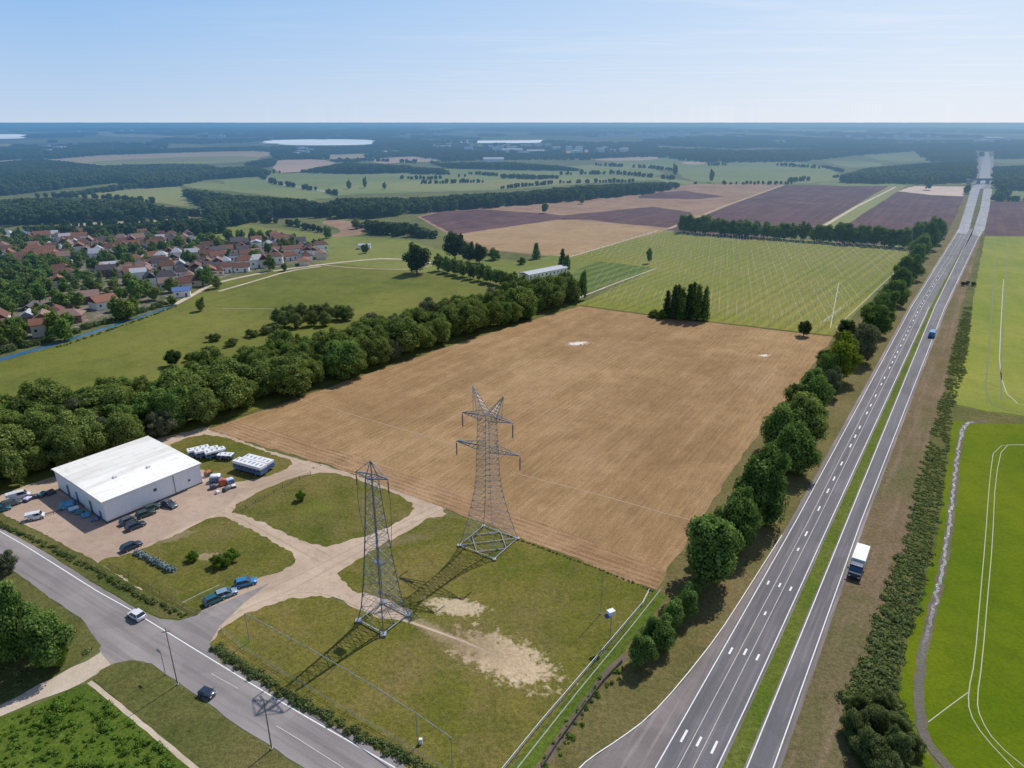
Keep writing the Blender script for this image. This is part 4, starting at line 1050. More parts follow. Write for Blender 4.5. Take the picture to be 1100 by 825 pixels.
# dark conifer cluster at the head of the ploughed field
for k, (x, y, a, b) in enumerate([(716, 340, 9, 26), (723, 342, 11, 33), (731, 343, 11, 32), (739, 343, 12, 35), (748, 344, 12, 36), (756, 344, 10, 34), (727, 338, 10, 30), (743, 339, 10, 33)]):
    tree_px('conifer', x, y, a*1.25, b*.95, f'{ordn(k)} dark columnar conifer of the clump at the head of the ploughed field', name='conifer', group='clump of dark conifers at the head of the ploughed field')
for k, (x, y, a, b) in enumerate([(702, 340, 14, 6), (710, 342, 14, 7)]):
    tree_px('lush', x, y, a, b, ['left', 'right'][k]+' low bush beside the dark conifer clump', cat='bush', name='bush')
# tree row in front of the meadow (right of the lone tree)
for k in range(11):
    t = k/10; x = 472+t*88; y = 291+t*21
    tree_px('mid', x, y, 17, 15, f'{ordn(k)} tree from the left in the low row between lone dark tree and forest belt', group='low tree row on the meadow')
# bush mass on the canal meadow
bm_px = [(300, 347), (312, 343), (325, 341), (338, 342), (350, 341), (362, 343), (372, 344), (306, 351), (320, 352), (335, 350), (350, 350)]
for k, (x, y) in enumerate(bm_px):
    tree_px('shrub', x, y, 22, 13, f'{ordn(k)} grey-green bush of the oval thicket on the canal meadow', cat='bush', name='bush', group='oval thicket of bushes on the canal meadow')
for k, (x, y) in enumerate([(272, 362), (285, 359), (298, 356), (250, 371), (225, 380), (205, 388), (232, 366), (262, 380)]):
    tree_px('shrub', x, y, 18, 7, f'{ordn(k)} low scrubby bush on the meadow before the forest belt', cat='bush', name='bush', group='low scrub on the meadow')
# forest belt: trees
front = [(-30, 540), (0, 528), (25, 525), (52, 512), (72, 503), (100, 494), (150, 482), (175, 474), (198, 467), (222, 456), (260, 444), (300, 431), (350, 414), (400, 397), (450, 380), (500, 363), (560, 344), (620, 325)]
back = [(612, 318), (585, 318), (550, 323), (500, 336), (450, 350), (400, 362), (350, 378), (300, 388), (250, 405), (200, 416), (140, 426), (80, 440), (30, 446), (-30, 455)]
belt = [Vector((x, y)) for x, y in W(front+back)]
fw = W(front)
pts = scatter([tuple(v) for v in belt], 6.2, .48, np.random.default_rng(5))
pts = pts[np.argsort(pts[:, 1])]
def dist_front(p):
    return min(((Vector(p)-Vector(a)-(Vector(b)-Vector(a))*max(0, min(1, (Vector(p)-Vector(a)).dot(Vector(b)-Vector(a))/(Vector(b)-Vector(a)).length_squared)))).length for a, b in zip(fw, fw[1:]))
sect = ['left of the warehouse', 'behind the warehouse', 'beside near ploughed field', 'beside far ploughed field']
for k, p in enumerate(pts):
    df = dist_front(p); far = p[1]
    sct = 0 if p[0] < -112 else 1 if p[0] < -88 else 2 if p[1] < 250 else 3
    h = random.choice([random.uniform(6, 8.5), random.uniform(8, 11), random.uniform(10, 13.5)]); key = 'belt'
    if df > 18: h *= random.uniform(.72, .95)
    if p[1] > 230: h *= 1.0
    if random.random() < .14: key = 'hedge'
    if random.random() < .05: key = 'grey'
    rowname = 'front edge' if df < 6 else 'middle' if df < 18 else 'back'
    lab = f'olive-green tree in the {rowname} of the forest belt {sect[sct]}'
    grp = f'trees in the {rowname} of the forest belt {sect[sct]}'
    plant(key, p, h, lab, group=grp, wide=random.uniform(.8, 1.25))
print('belt trees', len(pts))
for k, (x, y, a, b) in enumerate([(80, 494, 30, 14), (150, 478, 26, 14), (130, 484, 24, 15), (20, 522, 26, 22), (106, 489, 24, 15), (626, 322, 12, 26), (614, 326, 14, 26)]):
    tree_px('belt' if k > 4 else 'lush', x, y, a, b, ['low light green bush at the foot of the forest left of the warehouse', 'low bush at the foot of the forest behind the warehouse roof', 'second low bush at the foot of the forest behind the warehouse', 'rounded light green tree at the far left forest corner', 'low bush squeezed between forest trunks behind the warehouse', 'last dark tree at the far end of the forest belt', 'tall tree next to last at the far end of the forest belt'][k], cat='bush' if k in (0, 1, 2, 4) else 'tree', name='bush' if k in (0, 1, 2, 4) else 'broadleaf_tree')
# trees on the left by the road
for k, (key, x, y, a, b, lab) in enumerate([
 ('hedge', 58, 716, 58, 62, 'dark green tree nearest the road junction'),
 ('hedge', 18, 708, 56, 82, 'tall dark tree left of the one at the road junction'),
 ('hedge', -14, 700, 60, 92, 'tree cut by the left picture edge beside the road'),
 ('grey', 8, 616, 24, 20, 'small grey-green bush at the left picture edge by the road'),
 ('lush', 66, 716, 26, 26, 'light green low growth in front of the junction tree'),
 ('hedge', 38, 702, 42, 60, 'tree filling the gap between the two road junction trees')]):
    tree_px(key, x, y, a, b, lab, name='bush' if key in ('grey', 'lush') else 'broadleaf_tree', cat='bush' if key in ('grey', 'lush') else 'tree', idx=k)
# bushes of the strip beside the bright crop
strip = [(948, 836, 40, 34), (930, 812, 36, 34), (962, 812, 32, 34), (917, 790, 30, 32), (940, 785, 34, 32), (965, 786, 26, 22), (980, 806, 24, 20), (922, 765, 26, 22), (948, 757, 24, 18)]
for k, (x, y, a, b) in enumerate(strip):
    tree_px('scrubt', x, y, a*1.05, b*.85, f'{ordn(k)} bush from the camera in the strip between brown verge and bright crop', cat='bush', name='bush', group='bushes in the strip beside the bright green crop')

# hedges and rough cover as foliage meshes -------------------------------
def lobes_along(px, n, r0, r1, side=0.0, hf=.8, world=None):
    P = world or [G(*p) for p in px]; cum = [0]
    for a, b in zip(P, P[1:]): cum.append(cum[-1]+(b-a).length)
    out = []
    for i in range(n):
        s = (i+random.uniform(.1, .9))/n*cum[-1]; j = max(k for k in range(len(P)-1) if cum[k] <= s)
        p = P[j].lerp(P[j+1], (s-cum[j])/(cum[j+1]-cum[j])); r = random.uniform(r0, r1)
        out.append((p.x+random.uniform(-side, side), p.y+random.uniform(-side, side), r*.25, r, r, r*hf))
    return out
def hedge(name, label, cat, lob, kind, dens=14, leaf=.26, knd=None, core=.8):
    c = np.array(lob)[:, :2].mean(0); L = [(x-c[0], y-c[1], z, a, b, d) for x, y, z, a, b, d in lob]
    o = link(name, foliage(name, L, dens, leaf, kind, core=core), None, (c[0], c[1], 0)); return tag(o, label, cat, kind=knd)
hedge('hedge', 'long rough green hedge between the local road and the fenced grass field', 'hedge', lobes_along([(230, 694), (250, 710), (314, 750), (380, 786), (447, 820), (470, 832)], 190, .25, .8, .75, .85), 'scrub', 16, .24)
hedge('hedge', 'rough low hedge between the local road and the gravel yard', 'hedge', lobes_along([(-10, 560), (20, 572), (60, 592), (105, 615), (150, 641), (200, 662)], 130, .3, .6, .5, .9), 'scrub')
hedge('hedge', 'silvery blue-green clipped hedge beside the parked dark car on the grass plot', 'hedge', lobes_along([(146, 594), (160, 602), (186, 614)], 22, .6, .85, .3, 1.0), 'silver', 16, .3)
hedge('hedge', 'thin straggly hedge between the ploughed field and the fenced grass field', 'hedge', lobes_along([(545, 575), (590, 592), (650, 614), (703, 636)], 60, .15, .32, .15, 1.0), 'scrub', 20, .2)
hedge('grass_tufts', 'coarse grass and weeds growing along the muddy channel', 'weeds', lobes_along([(665, 715), (640, 745), (610, 788), (580, 830)], 45, .2, .5, 1.1, .8), 'lush', 16, .22, 'stuff')
# rough green cover in the near left corner
pts = scatter(W([(-60, 790), (0, 775), (60, 752), (94, 740), (118, 758), (158, 790), (200, 828), (215, 850), (-60, 850)]), 1.15, .9)
lob = []
for x, y in pts:
    n = mnoise.noise(Vector((x*.13, y*.13, 3)))+.4*mnoise.noise(Vector((x*.5, y*.5, 8)))
    if n < -.62: continue
    r = (.35+.75*max(0, n+.1))*random.choice([.5, .8, 1, 1.2, 1.5])
    lob.append((x, y, r*.15, r, r, r*random.uniform(.55, .95)))
hedge('undergrowth', 'lush green brambles and young scrub filling the near left corner', 'undergrowth', lob, 'lush', 14, .23, 'stuff')
pts = scatter(W([(-40, 700), (20, 690), (70, 690), (104, 694), (60, 722), (0, 750), (-60, 770)]), 2.6, .45)
hedge('undergrowth', 'rough green weeds under the trees by the junction', 'undergrowth', [(x, y, .0, r, r, r*.5) for x, y in pts for r in [random.uniform(.5, 1.0)]], 'scrub', 9, .26, 'stuff')
# continuous scrub between the brown verge and the bright crop
sl_ = []
for x, y in scatter(W([(1036, 330), (1044, 330), (1036, 400), (1021, 440), (1022, 452), (1008, 560), (1000, 600), (985, 660), (972, 700), (964, 745), (975, 790), (960, 800), (912, 795), (908, 750), (930, 700), (952, 630), (972, 580), (987, 510), (1008, 440), (1020, 390)]), 1.25, .5):
    n = mnoise.noise(Vector((x*.12, y*.12, 9)))
    if n < -.45 and y > 130: continue
    near_ = max(0, min(1, (125-y)/40)); r = (.75+.5*near_+.4*max(0, n))*random.uniform(.7, 1.25)
    sl_.append((x, y, 0, r, r, r*random.uniform(.22, .38+.4*near_)))
hedge('scrub', 'continuous rough green scrub between the brown highway verge and the bright crop', 'scrub', sl_, 'scrub', 7, .36, 'stuff')
# ================================================================== PYLONS
def pylon_big():
    b = [G(494, 588), G(526, 598), G(556, 581), G(524, 567)]
    c = sum(b, Vector())/4; c.z = 0
    e1 = ((b[1]-b[0])+(b[2]-b[3])).normalized(); hw = 4.6; e1.z = 0; e2 = Vector((-e1.y, e1.x, 0))
    ztop = height_at(c, 447); zarm1 = height_at(c, 449); zarm2 = height_at(c, 482); zw = height_at(c, 508)
    root = empty('electricity_pylon', c, 'tall grey lattice pylon with two crossarms and a V-shaped double peak beside the ploughed field', 'pylon')
    cn = [(-1, -1), (1, -1), (1, 1), (-1, 1)]
    def at(z):
        if z <= zw:
            t = z/zw; h = hw+(1.75-hw)*(1-(1-t)**1.45)
        else: h = 1.75+(1.35-1.75)*(z-zw)/(ztop-zw)
        return h
    def P(i, z):
        h = at(z); return e1*cn[i][0]*h+e2*cn[i][1]*h+Vector((0, 0, z))
    zs = [0.0]; 
    while zs[-1] < ztop-.8: zs.append(zs[-1]+max(1.3, at(zs[-1])*.62))
    zs[-1] = ztop
    for i in range(4):
        L = MB()
        for a, d in zip(zs, zs[1:]): L.bar(P(i, a), P(i, d), .085)
        L.build('leg', M['steel'], root)
    br = MB()
    for i in range(4):
        j = (i+1) % 4
        for k, (a, d) in enumerate(zip(zs, zs[1:])):
            br.bar(P(i, a), P(j, d), .032); br.bar(P(j, a), P(i, d), .032)
            if k: br.bar(P(i, a), P(j, a), .03)
    br.build('lattice', M['lat'], root)
    bf = MB()
    for i in range(4):
        j = (i+1) % 4; bf.bar(P(i, .35), P(j, .35), .10)
        bf.bar((P(i, .35)+P(j, .35))/2, (P((i+1) % 4, .35)+P((i+2) % 4, .35))/2, .1)
        bf.box(P(i, .2), (.7, .7, .5))
    bf.bar(P(0, .35), P(2, .35), .1)
    bf.build('base_frame', M['steel'], root)
    # arms run across the picture
    za, zb = zarm1, zarm2
    l = G(489, 473, zb); r = G(557, 489, zb); ad = (r-l); ad.z = 0; half2 = ad.length/2; ad.normalize(); half1 = half2*.78
    nr = Vector((-ad.y, ad.x, 0))
    for z, hf in ((zb, half2), (za, half1)):
        for s in (-1, 1):
            A = MB(); tip = ad*s*hf+Vector((0, 0, z+.1))
            for o_ in (-1, 1):
                A.bar(ad*s*1.0+nr*o_*1.1+Vector((0, 0, z-.2)), tip, .09)
                A.bar(ad*s*1.0+nr*o_*1.1+Vector((0, 0, z+1.1)), tip, .07)
                for k in range(1, 6):
                    t = k/6; q1 = (ad*s*1.0+nr*o_*1.1+Vector((0, 0, z-.2))).lerp(tip, t); q2 = (ad*s*1.0+nr*o_*1.1+Vector((0, 0, z+1.1))).lerp(tip, t-.1)
                    A.bar(q1, q2, .04)
                    A.bar(q1, (ad*s*1.0-nr*o_*1.1+Vector((0, 0, z-.2))).lerp(tip, t), .04)
            if s == -1 and z == zb: A.box(ad*s*(hf-2.1)+Vector((0, 0, z+.35)), (3.2, .5, .25), math.atan2(ad.y, ad.x))
            a_ = A.build('crossarm', M['steel_blue'], root)
            I = MB(); zt = z
            I.bar(tip, tip-Vector((0, 0, .5)), .05)
            for k in range(9): I.bar(tip-Vector((0, 0, .5+k*.3)), tip-Vector((0, 0, .68+k*.3)), .14, 8)
            I.bar(tip-Vector((0, 0, .5)), tip-Vector((0, 0, 3.4)), .07)
            I.build('insulator', M['insul'], root)
    # V-shaped peaks
    zp = [height_at(c, 417), height_at(c, 422)]
    for s, px_, z in ((-1, 507, zp[0]), (1, 542, zp[1])):
        tipw = G(px_, 418 if s < 0 else 422, z) if False else None
        off = (px_-523)*mpp(585)
        tip = ad*off+Vector((0, 0, z)); V = MB()
        feet = [e1*cn[i][0]*1.3+e2*cn[i][1]*1.3+Vector((0, 0, ztop-1.0)) for i in range(4)]
        for f_ in feet: V.bar(f_, tip, .085)
        for k in range(1, 8):
            t = k/8
            for i in range(4): V.bar(feet[i].lerp(tip, t), feet[(i+1) % 4].lerp(tip, min(1, t+.08)), .045)
        V.bar(ad*s*3.2+Vector((0, 0, za+.3)), tip, .07)
        V.build('peak', M['steel'], root)
    return root, c, ad, zb, half2
pb, pc, pad, pzb, phalf = pylon_big()
def pylon_small():
    b = [G(383, 667), G(405, 679), G(441, 663), G(418, 651)]
    c = sum(b, Vector())/4; c.z = 0
    e1 = ((b[1]-b[0])+(b[2]-b[3])).normalized(); e1.z = 0; e2 = Vector((-e1.y, e1.x, 0))
    c += Vector((0, 0, 0)); hw = 3.3
    zt = height_at(c, 512); zp = height_at(c, 495)
    root = empty('electricity_pylon', c, 'blue-grey lattice pylon with a single short crossarm and pointed top near the gravel tracks', 'pylon')
    cn = [(-1, -1), (1, -1), (1, 1), (-1, 1)]
    def at(z): return hw+(.72-hw)*min(1, z/zt)**.62
    def P(i, z): h = at(z); return e1*cn[i][0]*h+e2*cn[i][1]*h+Vector((0, 0, z))
    zs = [0.0]
    while zs[-1] < zt-.6: zs.append(zs[-1]+max(1.4, at(zs[-1])*.95))
    zs[-1] = zt
    for i in range(4):
        L = MB()
        for a, d in zip(zs, zs[1:]): L.bar(P(i, a), P(i, d), .13 if i == 0 or i == 1 else .09)
        L.build('leg', M['steel_blue'], root)
    br = MB()
    for i in range(4):
        j = (i+1) % 4
        for k, (a, d) in enumerate(zip(zs, zs[1:])):
            if k % 2: br.bar(P(i, a), P(j, d), .045)
            else: br.bar(P(j, a), P(i, d), .045)
            br.bar(P(i, a), P(j, a), .04)
            if k < 5: br.bar(P(i, a), P(j, d), .035); br.bar(P(j, a), P(i, d), .035)
    br.build('lattice', M['lat'], root)
    bf = MB()
    for i in range(4):
        j = (i+1) % 4; bf.bar(P(i, .4), P(j, .4), .13); bf.box(P(i, .2), (1.0, 1.0, .6))
    bf.build('base_frame', M['steel'], root)
    l = G(382, 506, zt); r = G(416, 514, zt); ad = r-l; ad.z = 0; hf = ad.length/2; ad.normalize(); nr = Vector((-ad.y, ad.x, 0))
    hf = max(hf, 3.2)
    apex = Vector((0, 0, zp)); pk = MB()
    for i in range(4): pk.bar(P(i, zt), apex, .1)
    pk.build('peak', M['steel_blue'], root)
    for s in (-1, 1):
        A = MB(); tip = ad*s*hf+Vector((0, 0, zt+.2))
        for o_ in (-1, 1):
            A.bar(nr*o_*.9+Vector((0, 0, zt)), tip, .11)
            for k in range(1, 5):
                t = k/5; A.bar((nr*o_*.9+Vector((0, 0, zt))).lerp(tip, t), (-nr*o_*.9+Vector((0, 0, zt))).lerp(tip, t-.15), .05)
        A.bar(apex, tip, .07)
        A.build('crossarm', M['steel_blue'], root)
        I = MB(); z0 = tip.z
        for k in range(8): I.bar(tip-Vector((0, 0, .4+k*.28)), tip-Vector((0, 0, .55+k*.28)), .12, 8)
        I.bar(tip, tip-Vector((0, 0, 2.8)), .06)
        I.build('insulator', M['insul'], root)
        D = MB(); low = P(0 if s < 0 else 2, zt*(.62 if s < 0 else .5)); n = 10
        prev = tip-Vector((0, 0, 2.6)) if s < 0 else tip
        end = low
        for k in range(1, n+1):
            t = k/n; p_ = (tip-Vector((0, 0, 2.6 if s < 0 else 0))).lerp(end, t)+ad*s*math.sin(t*math.pi)*.35
            D.bar(prev, p_, .05); prev = p_
        D.build('jumper_cable', M['steel_dark'], root)
    pf = MB(); pf.box(Vector((0, 0, zt*.42)), (2.2, 1.4, .12), math.atan2(e1.y, e1.x)); pf.build('platform', M['steel_dark'], root)
pylon_small()

# ================================================================== POLES, FENCES
def lamp_post(px, base, top, label, head=True, arm=1.1, az=0.0, r=.09, cat='street lamp', mat='steel_dark'):
    p = G(px, base); h = height_at(p, top)
    o = empty('street_lamp' if head else 'utility_pole', p, label, cat)
    b = MB(); b.bar((0, 0, 0), (0, 0, h), r, 8, r*.6); b.build('pole', M[mat], o)
    bs = MB(); bs.bar((0, 0, 0), (0, 0, .35), r*2.2, 8); bs.build('base', M['concrete'], o)
    if head:
        d = Vector((math.cos(az), math.sin(az), 0)); a = MB(); a.bar((0, 0, h-.3), d*arm+Vector((0, 0, h)), .045, 6); a.build('arm', M[mat], o)
        hd = MB(); hd.box(d*(arm+.25)+Vector((0, 0, h)), (.9, .34, .16), az); hd.build('lamp_head', M[mat], o, .04)
        ln = MB(); ln.box(d*(arm+.25)+Vector((0, 0, h-.1)), (.6, .24, .04), az); ln.build('lens', M['lamp'], o)
    else:
        c = MB(); c.box((0, 0, h-.45), (1.2, .1, .1), az); c.build('crosspiece', M['wood'], o)
        cp = MB(); cp.bar((0, 0, h), (0, 0, h+.12), r*.9, 8); cp.build('cap', M[mat], o)
    return o
lamp_post(191, 736, 676, 'tall bare dark pole on the road edge left of the small dark car', False, az=.3)
lamp_post(178, 725, 701, 'short thin pole just left of the tall bare pole on the road edge', True, .5, 2.5, .06)
lamp_post(292, 805, 753, 'street lamp on the near edge of the road with its shadow across the lanes', True, .5, 2.3, .1)
# sensor mast with white box
p = G(655, 689); h = height_at(p, 660)
o = empty('equipment_mast', p, 'thin mast carrying a white box with a blue underside, by the grass field fence', 'mast')
b = MB(); b.bar((0, 0, 0), (0, 0, h), .08, 8); b.build('pole', M['steel'], o)
b = MB(); b.box((-.1, 0, h+.45), (1.3, 1.0, .8), .5); b.build('cabinet', M['white'], o, .06)
b = MB(); b.box((-.7, -.3, h-.05), (.9, .7, .5), .5); b.build('battery_box', simple('blue_paint', (.05, .12, .35)), o, .05)
p = G(645, 660); h = height_at(p, 617)
o = empty('utility_pole', p, 'slender bare grey pole behind the mast with the white box', 'pole')
b = MB(); b.bar((0, 0, 0), (0, 0, h), .07, 8, .045); b.build('pole', M['steel'], o)
b = MB(); b.bar((0, 0, h), (0, 0, h+.2), .09, 8); b.build('cap', M['steel_dark'], o)
b = MB(); b.bar((0, 0, 0), (0, 0, .3), .16, 8); b.build('base', M['concrete'], o)
def fence(label, px, h, postgap, rails, mat, name='fence', r=.04, pr=.06, cat='fence'):
    P = [G(*p) for p in px]; c = P[0].copy(); o = empty(name, c, label, cat)
    total = 0; posts = []
    for a, b_ in zip(P, P[1:]):
        L = (b_-a).length; k = max(1, round(L/postgap)); posts += [a.lerp(b_, i/k) for i in range(k)]
    posts.append(P[-1]); posts = posts[:100]
    pm = MB().bar((0, 0, 0), (0, 0, h), pr, 6).mesh('post', M[mat])
    for p_ in posts: link('post', pm, o, p_-c)
    for z in rails:
        rb = MB()
        for a, b_ in zip(P, P[1:]): rb.bar(a-c+Vector((0, 0, z)), b_-c+Vector((0, 0, z)), r, 5)
        rb.build('rail', M[mat], o)
    return o
fence('white railed fence along the right side of the grass field', [(538, 832), (580, 780), (640, 710), (690, 651), (697, 637)], 1.0, 3.0, (.95, .5), 'white', r=.05)
# tall pipe frame along the road side of the grass field
cpx = [(268, 690), (300, 708), (340, 731), (400, 768), (449, 801), (486, 828)]
P = [G(*p) for p in cpx]; o = empty('pipe_barrier', P[0], 'tall grey pipe frame with one long top rail inside the grass field along the road', 'barrier')
hh = height_at(G(449, 801), 766)
for k, p_ in enumerate(P):
    if k in (0, 4, 5):
        b = MB(); b.bar(p_-P[0], p_-P[0]+Vector((0, 0, hh)), .07, 8); b.build('post', M['steel'], o)
b = MB()
for a, c_ in zip(P, P[1:]): b.bar(a-P[0]+Vector((0, 0, hh)), c_-P[0]+Vector((0, 0, hh)), .06, 6)
b.build('top_rail', M['steel'], o)
b = MB(); b.box(G(452, 799)-P[0]+Vector((0, 0, .5)), (.5, .4, 1.0)); b.build('junction_box', M['white'], o, .04)
fence('low wire fence with thin posts just inside the roadside hedge', [(238, 678), (262, 698), (300, 722), (350, 752), (420, 793), (470, 824), (490, 838)], .9, 4.0, (.85, .45), 'steel', r=.025, pr=.045)
fence('wire fence along the gravel track on the middle grass plot', [(254, 552), (285, 535), (322, 515), (334, 510)], 1.0, 3.0, (.95, .5), 'wood', pr=.06)
fence('low wooden fence on the roadside of the left grass plot', [(118, 608), (160, 632), (197, 652), (212, 660)], .9, 3.2, (.85, .45), 'wood', pr=.06)
fence('short white rail by the gravel track mouth', [(196, 651), (216, 641), (236, 632)], .8, 3, (.75,), 'white', pr=.05)
fence('weathered wooden rails lying along the muddy channel', [(668, 712), (648, 733), (630, 757), (600, 798), (582, 826)], .8, 2.2, (.75, .5, .3), 'wood', r=.06, pr=.08)
fence('low steel guard rail dividing the yard left of the warehouse', [(30, 561), (48, 555), (67, 549)], .7, 2.0, (.65, .4), 'steel_dark', r=.08, pr=.06)

# ================================================================== WAREHOUSE
A = G(115.5, 562); u = (G(221, 521)-A); Lu = u.length; w2 = (G(57, 529)-A); a1_ = math.atan2(u.y, u.x); a2_ = math.atan2(w2.y, w2.x)-math.pi/2
wa = a1_*.5+a2_*.5; u = Vector((math.cos(wa), math.sin(wa), 0)); v = Vector((-u.y, u.x, 0)); Lv = w2.length*1.02
hw_ = height_at(A, 539.5)
wang = math.atan2(u.y, u.x)
wr = empty('warehouse', A, 'white metal warehouse with a large flat stained roof beside the forest', 'warehouse', rz=wang)
m, q = newmat('warehouse_wall'); p = q.pos()
dpt = q.vmath('DOT_PRODUCT', p, (u.x, u.y, 0)); dpt2 = q.vmath('DOT_PRODUCT', p, (v.x, v.y, 0))
rib = q.math('SINE', q.math('MULTIPLY', q.math('ADD', dpt, dpt2), 2*math.pi/.5))
mpn = q.n('ShaderNodeMapping'); q.link(p, mpn.inputs['Vector']); mpn.inputs['Scale'].default_value = (1, 1, .12)
st = q.noise(mpn.outputs[0], 1.4, 5, .7)
c = q.mix(q.math('MULTIPLY', q.rng(st, .5, .75), .35), (.80, .83, .88), (.52, .52, .53))
c = q.mix(q.math('MULTIPLY', q.rng(rib, .6, 1), .06), c, (.3, .32, .36))
finish(q, bsdf(q, c, .55, rib, .3, .04, spec=.4)); M['whwall'] = m
m, q = newmat('warehouse_roof'); p = q.pos()
br = broad_rows(q, p, wang, .28, 7); n = q.noise(p, .5, 6, .7); n4 = q.noise(p, .12, 4, .6)
c = q.mix(q.math('MULTIPLY', q.rng(br, .48, .66), .75), (.90, .89, .84), (.66, .61, .55))
c = q.mix(q.math('MULTIPLY', q.rng(n, .56, .7), .35), c, (.48, .42, .36))
d1 = q.math('SINE', q.math('MULTIPLY', q.vmath('DOT_PRODUCT', p, (u.x, u.y, 0)), 2*math.pi/.9))
c = q.mix(q.math('MULTIPLY', q.rng(d1, .9, 1), .05), c, (.4, .38, .36))
d2 = q.rng(q.math('SUBTRACT', q.vmath('DOT_PRODUCT', p, (v.x, v.y, 0)), A.dot(v)), 7, 13)
c = q.mix(q.math('MULTIPLY', d2, .22), c, (.46, .42, .38))
d3 = q.math('SINE', q.math('MULTIPLY', q.vmath('DOT_PRODUCT', p, (v.x, v.y, 0)), 2*math.pi/5.9))
c = q.mix(q.math('MULTIPLY', q.rng(d3, .965, 1), .15), c, (.35, .33, .3))
mps = q.n('ShaderNodeMapping'); mps.vector_type = 'TEXTURE'; q.link(p, mps.inputs['Vector']); mps.inputs['Rotation'].default_value = (0, 0, wang+math.pi/2); mps.inputs['Scale'].default_value = (6, 1, 1)
c = q.mix(q.math('MULTIPLY', q.rng(q.noise(mps.outputs[0], .9, 5, .7), .56, .72), .4), c, (.42, .36, .29))
finish(q, bsdf(q, c, .6, d1, .08, .02, spec=.35)); M['whroof'] = m
wb = MB(); t = .25
wb.box((Lu/2, t/2, hw_/2), (Lu, t, hw_)); wb.box((Lu/2, Lv-t/2, hw_/2), (Lu, t, hw_))
wb.box((t/2, Lv/2, hw_/2), (t, Lv-2*t-.006, hw_)); wb.box((Lu-t/2, Lv/2, hw_/2), (t, Lv-2*t-.006, hw_))
wb.build('wall', M['whwall'], wr)
rf = MB(); e = .35; z0 = hw_+.004
prof = [(-e, z0), (Lv+e, z0), (Lv+e, z0+.22), (Lv/2, z0+.38), (-e, z0+.22)]
vs = [(x, y, z) for x in (-e, Lu+e) for y, z in prof]
rf.add(vs, [(0, 1, 6, 5), (1, 2, 7, 6), (2, 3, 8, 7), (3, 4, 9, 8), (4, 0, 5, 9), (4, 3, 2, 1, 0), (5, 6, 7, 8, 9)])
ro = rf.build('roof', M['whroof'], wr)
tb = MB()
tb.box((Lu/2, -e-.05, z0+.08), (Lu+2*e+.2, .1, .34)); tb.box((Lu/2, Lv+e+.05, z0+.08), (Lu+2*e+.2, .1, .34))
tb.build('gutter', M['white'], ro)
pl_ = MB(); pl_.box((Lu/2, -.03, .2), (Lu, .05, .4)); pl_.box((-.03, Lv/2, .2), (.05, Lv, .4)); pl_.build('plinth', M['steel_dark'], wr)
blue = simple('blue_door_paint', (.10, .20, .34)); green = simple('green_door_paint', (.08, .20, .17))
for y, w_, h_, mm in ((2.6, 1.1, 2.2, blue), (7.2, 1.0, 3.2, green), (9.6, 3.0, 3.4, M['white']), (14.5, 1.0, 3.0, blue), (19.3, 1.1, 3.2, green)):
    d_ = MB(); d_.box((-.05, y, h_/2+.05), (.06, w_, h_)); dd = d_.build('door', mm, wr)
    hn = MB(); hn.box((-.1, y+w_*.35, 1.1), (.05, .12, .12)); hn.build('handle', M['steel_dark'], dd)
for x, z, sz in ((Lu*.50, hw_*.62, .7), (Lu*.86, hw_*.42, .5)):
    d_ = MB(); d_.box((x, -.06, z), (sz, .08, sz)); 
    for k in range(4): d_.box((x, -.12, z-sz/2+sz*(k+.5)/4), (sz*.9, .04, sz*.08))
    d_.build('vent', M['steel_dark'], wr)
dp = MB(); dp.bar((Lu*.70, -.1, .1), (Lu*.70, -.1, hw_), .07, 6); dp.build('downpipe', M['steel_dark'], wr)
for x, y in ((Lu*.3, Lv*.35), (Lu*.62, Lv*.3)):
    k = MB(); k.box((x, y, z0+.5), (.8, .8, .5)); k.build('roof_vent', M['white'], wr, .05)

# ================================================================== VEHICLES
CARMAT = {}
def paint(name, col, metal=.2):
    if name in CARMAT: return CARMAT[name]
    m, q = newmat(name+'_car_paint'); p = q.pos()
    b = q.n('ShaderNodeBsdfPrincipled'); q.link(q.mix(q.rng(q.noise(p, 2, 3), .4, .7), col, tuple(k*.85 for k in col)), b.inputs['Base Color'])
    b.inputs['Roughness'].default_value = .3; b.inputs['Metallic'].default_value = metal; b.inputs['Coat Weight'].default_value = .6
    finish(q, b.outputs[0]); CARMAT[name] = m; return m
def loft(sections, cap=True):
    """sections: list of rings (same count) -> MB"""
    b = MB(); n = len(sections[0]); vs = [p for s_ in sections for p in s_]; fs = []
    for k in range(len(sections)-1):
        for i in range(n): fs.append((k*n+i, k*n+(i+1) % n, (k+1)*n+(i+1) % n, (k+1)*n+i))
    fs.append(tuple(range(n-1, -1, -1))); fs.append(tuple(range((len(sections)-1)*n, len(sections)*n)))
    return b.add(vs, fs)
def ring(x, w, z0, z1, r=.12, tw=1.0):
    h = w/2; t = h*tw
    return [(x, -h, z0+r), (x, -h+r*.6, z0), (x, h-r*.6, z0), (x, h, z0+r), (x, h, (z0+z1)/2), (x, t, z1-r*.7), (x, t-r, z1), (x, -t+r, z1), (x, -t, z1-r*.7), (x, -h, (z0+z1)/2)]
WHEEL = {}
def wheel(parent, x, y, r, side):
    key = round(r, 3)
    if key not in WHEEL:
        a = MB(); a.bar((0, -.11, 0), (0, .11, 0), r, 20); b = MB(); b.bar((0, -.125, 0), (0, .125, 0), r*.6, 12)
        WHEEL[key] = (a.mesh('tyre', M['tyre'], .02), b.mesh('rim', M['rim'], .01))
    o = bpy.data.objects.new('wheel', WHEEL[key][0]); COL.objects.link(o); o.parent = parent; o.location = (x, y, r)
    c_ = link('rim', WHEEL[key][1], o)
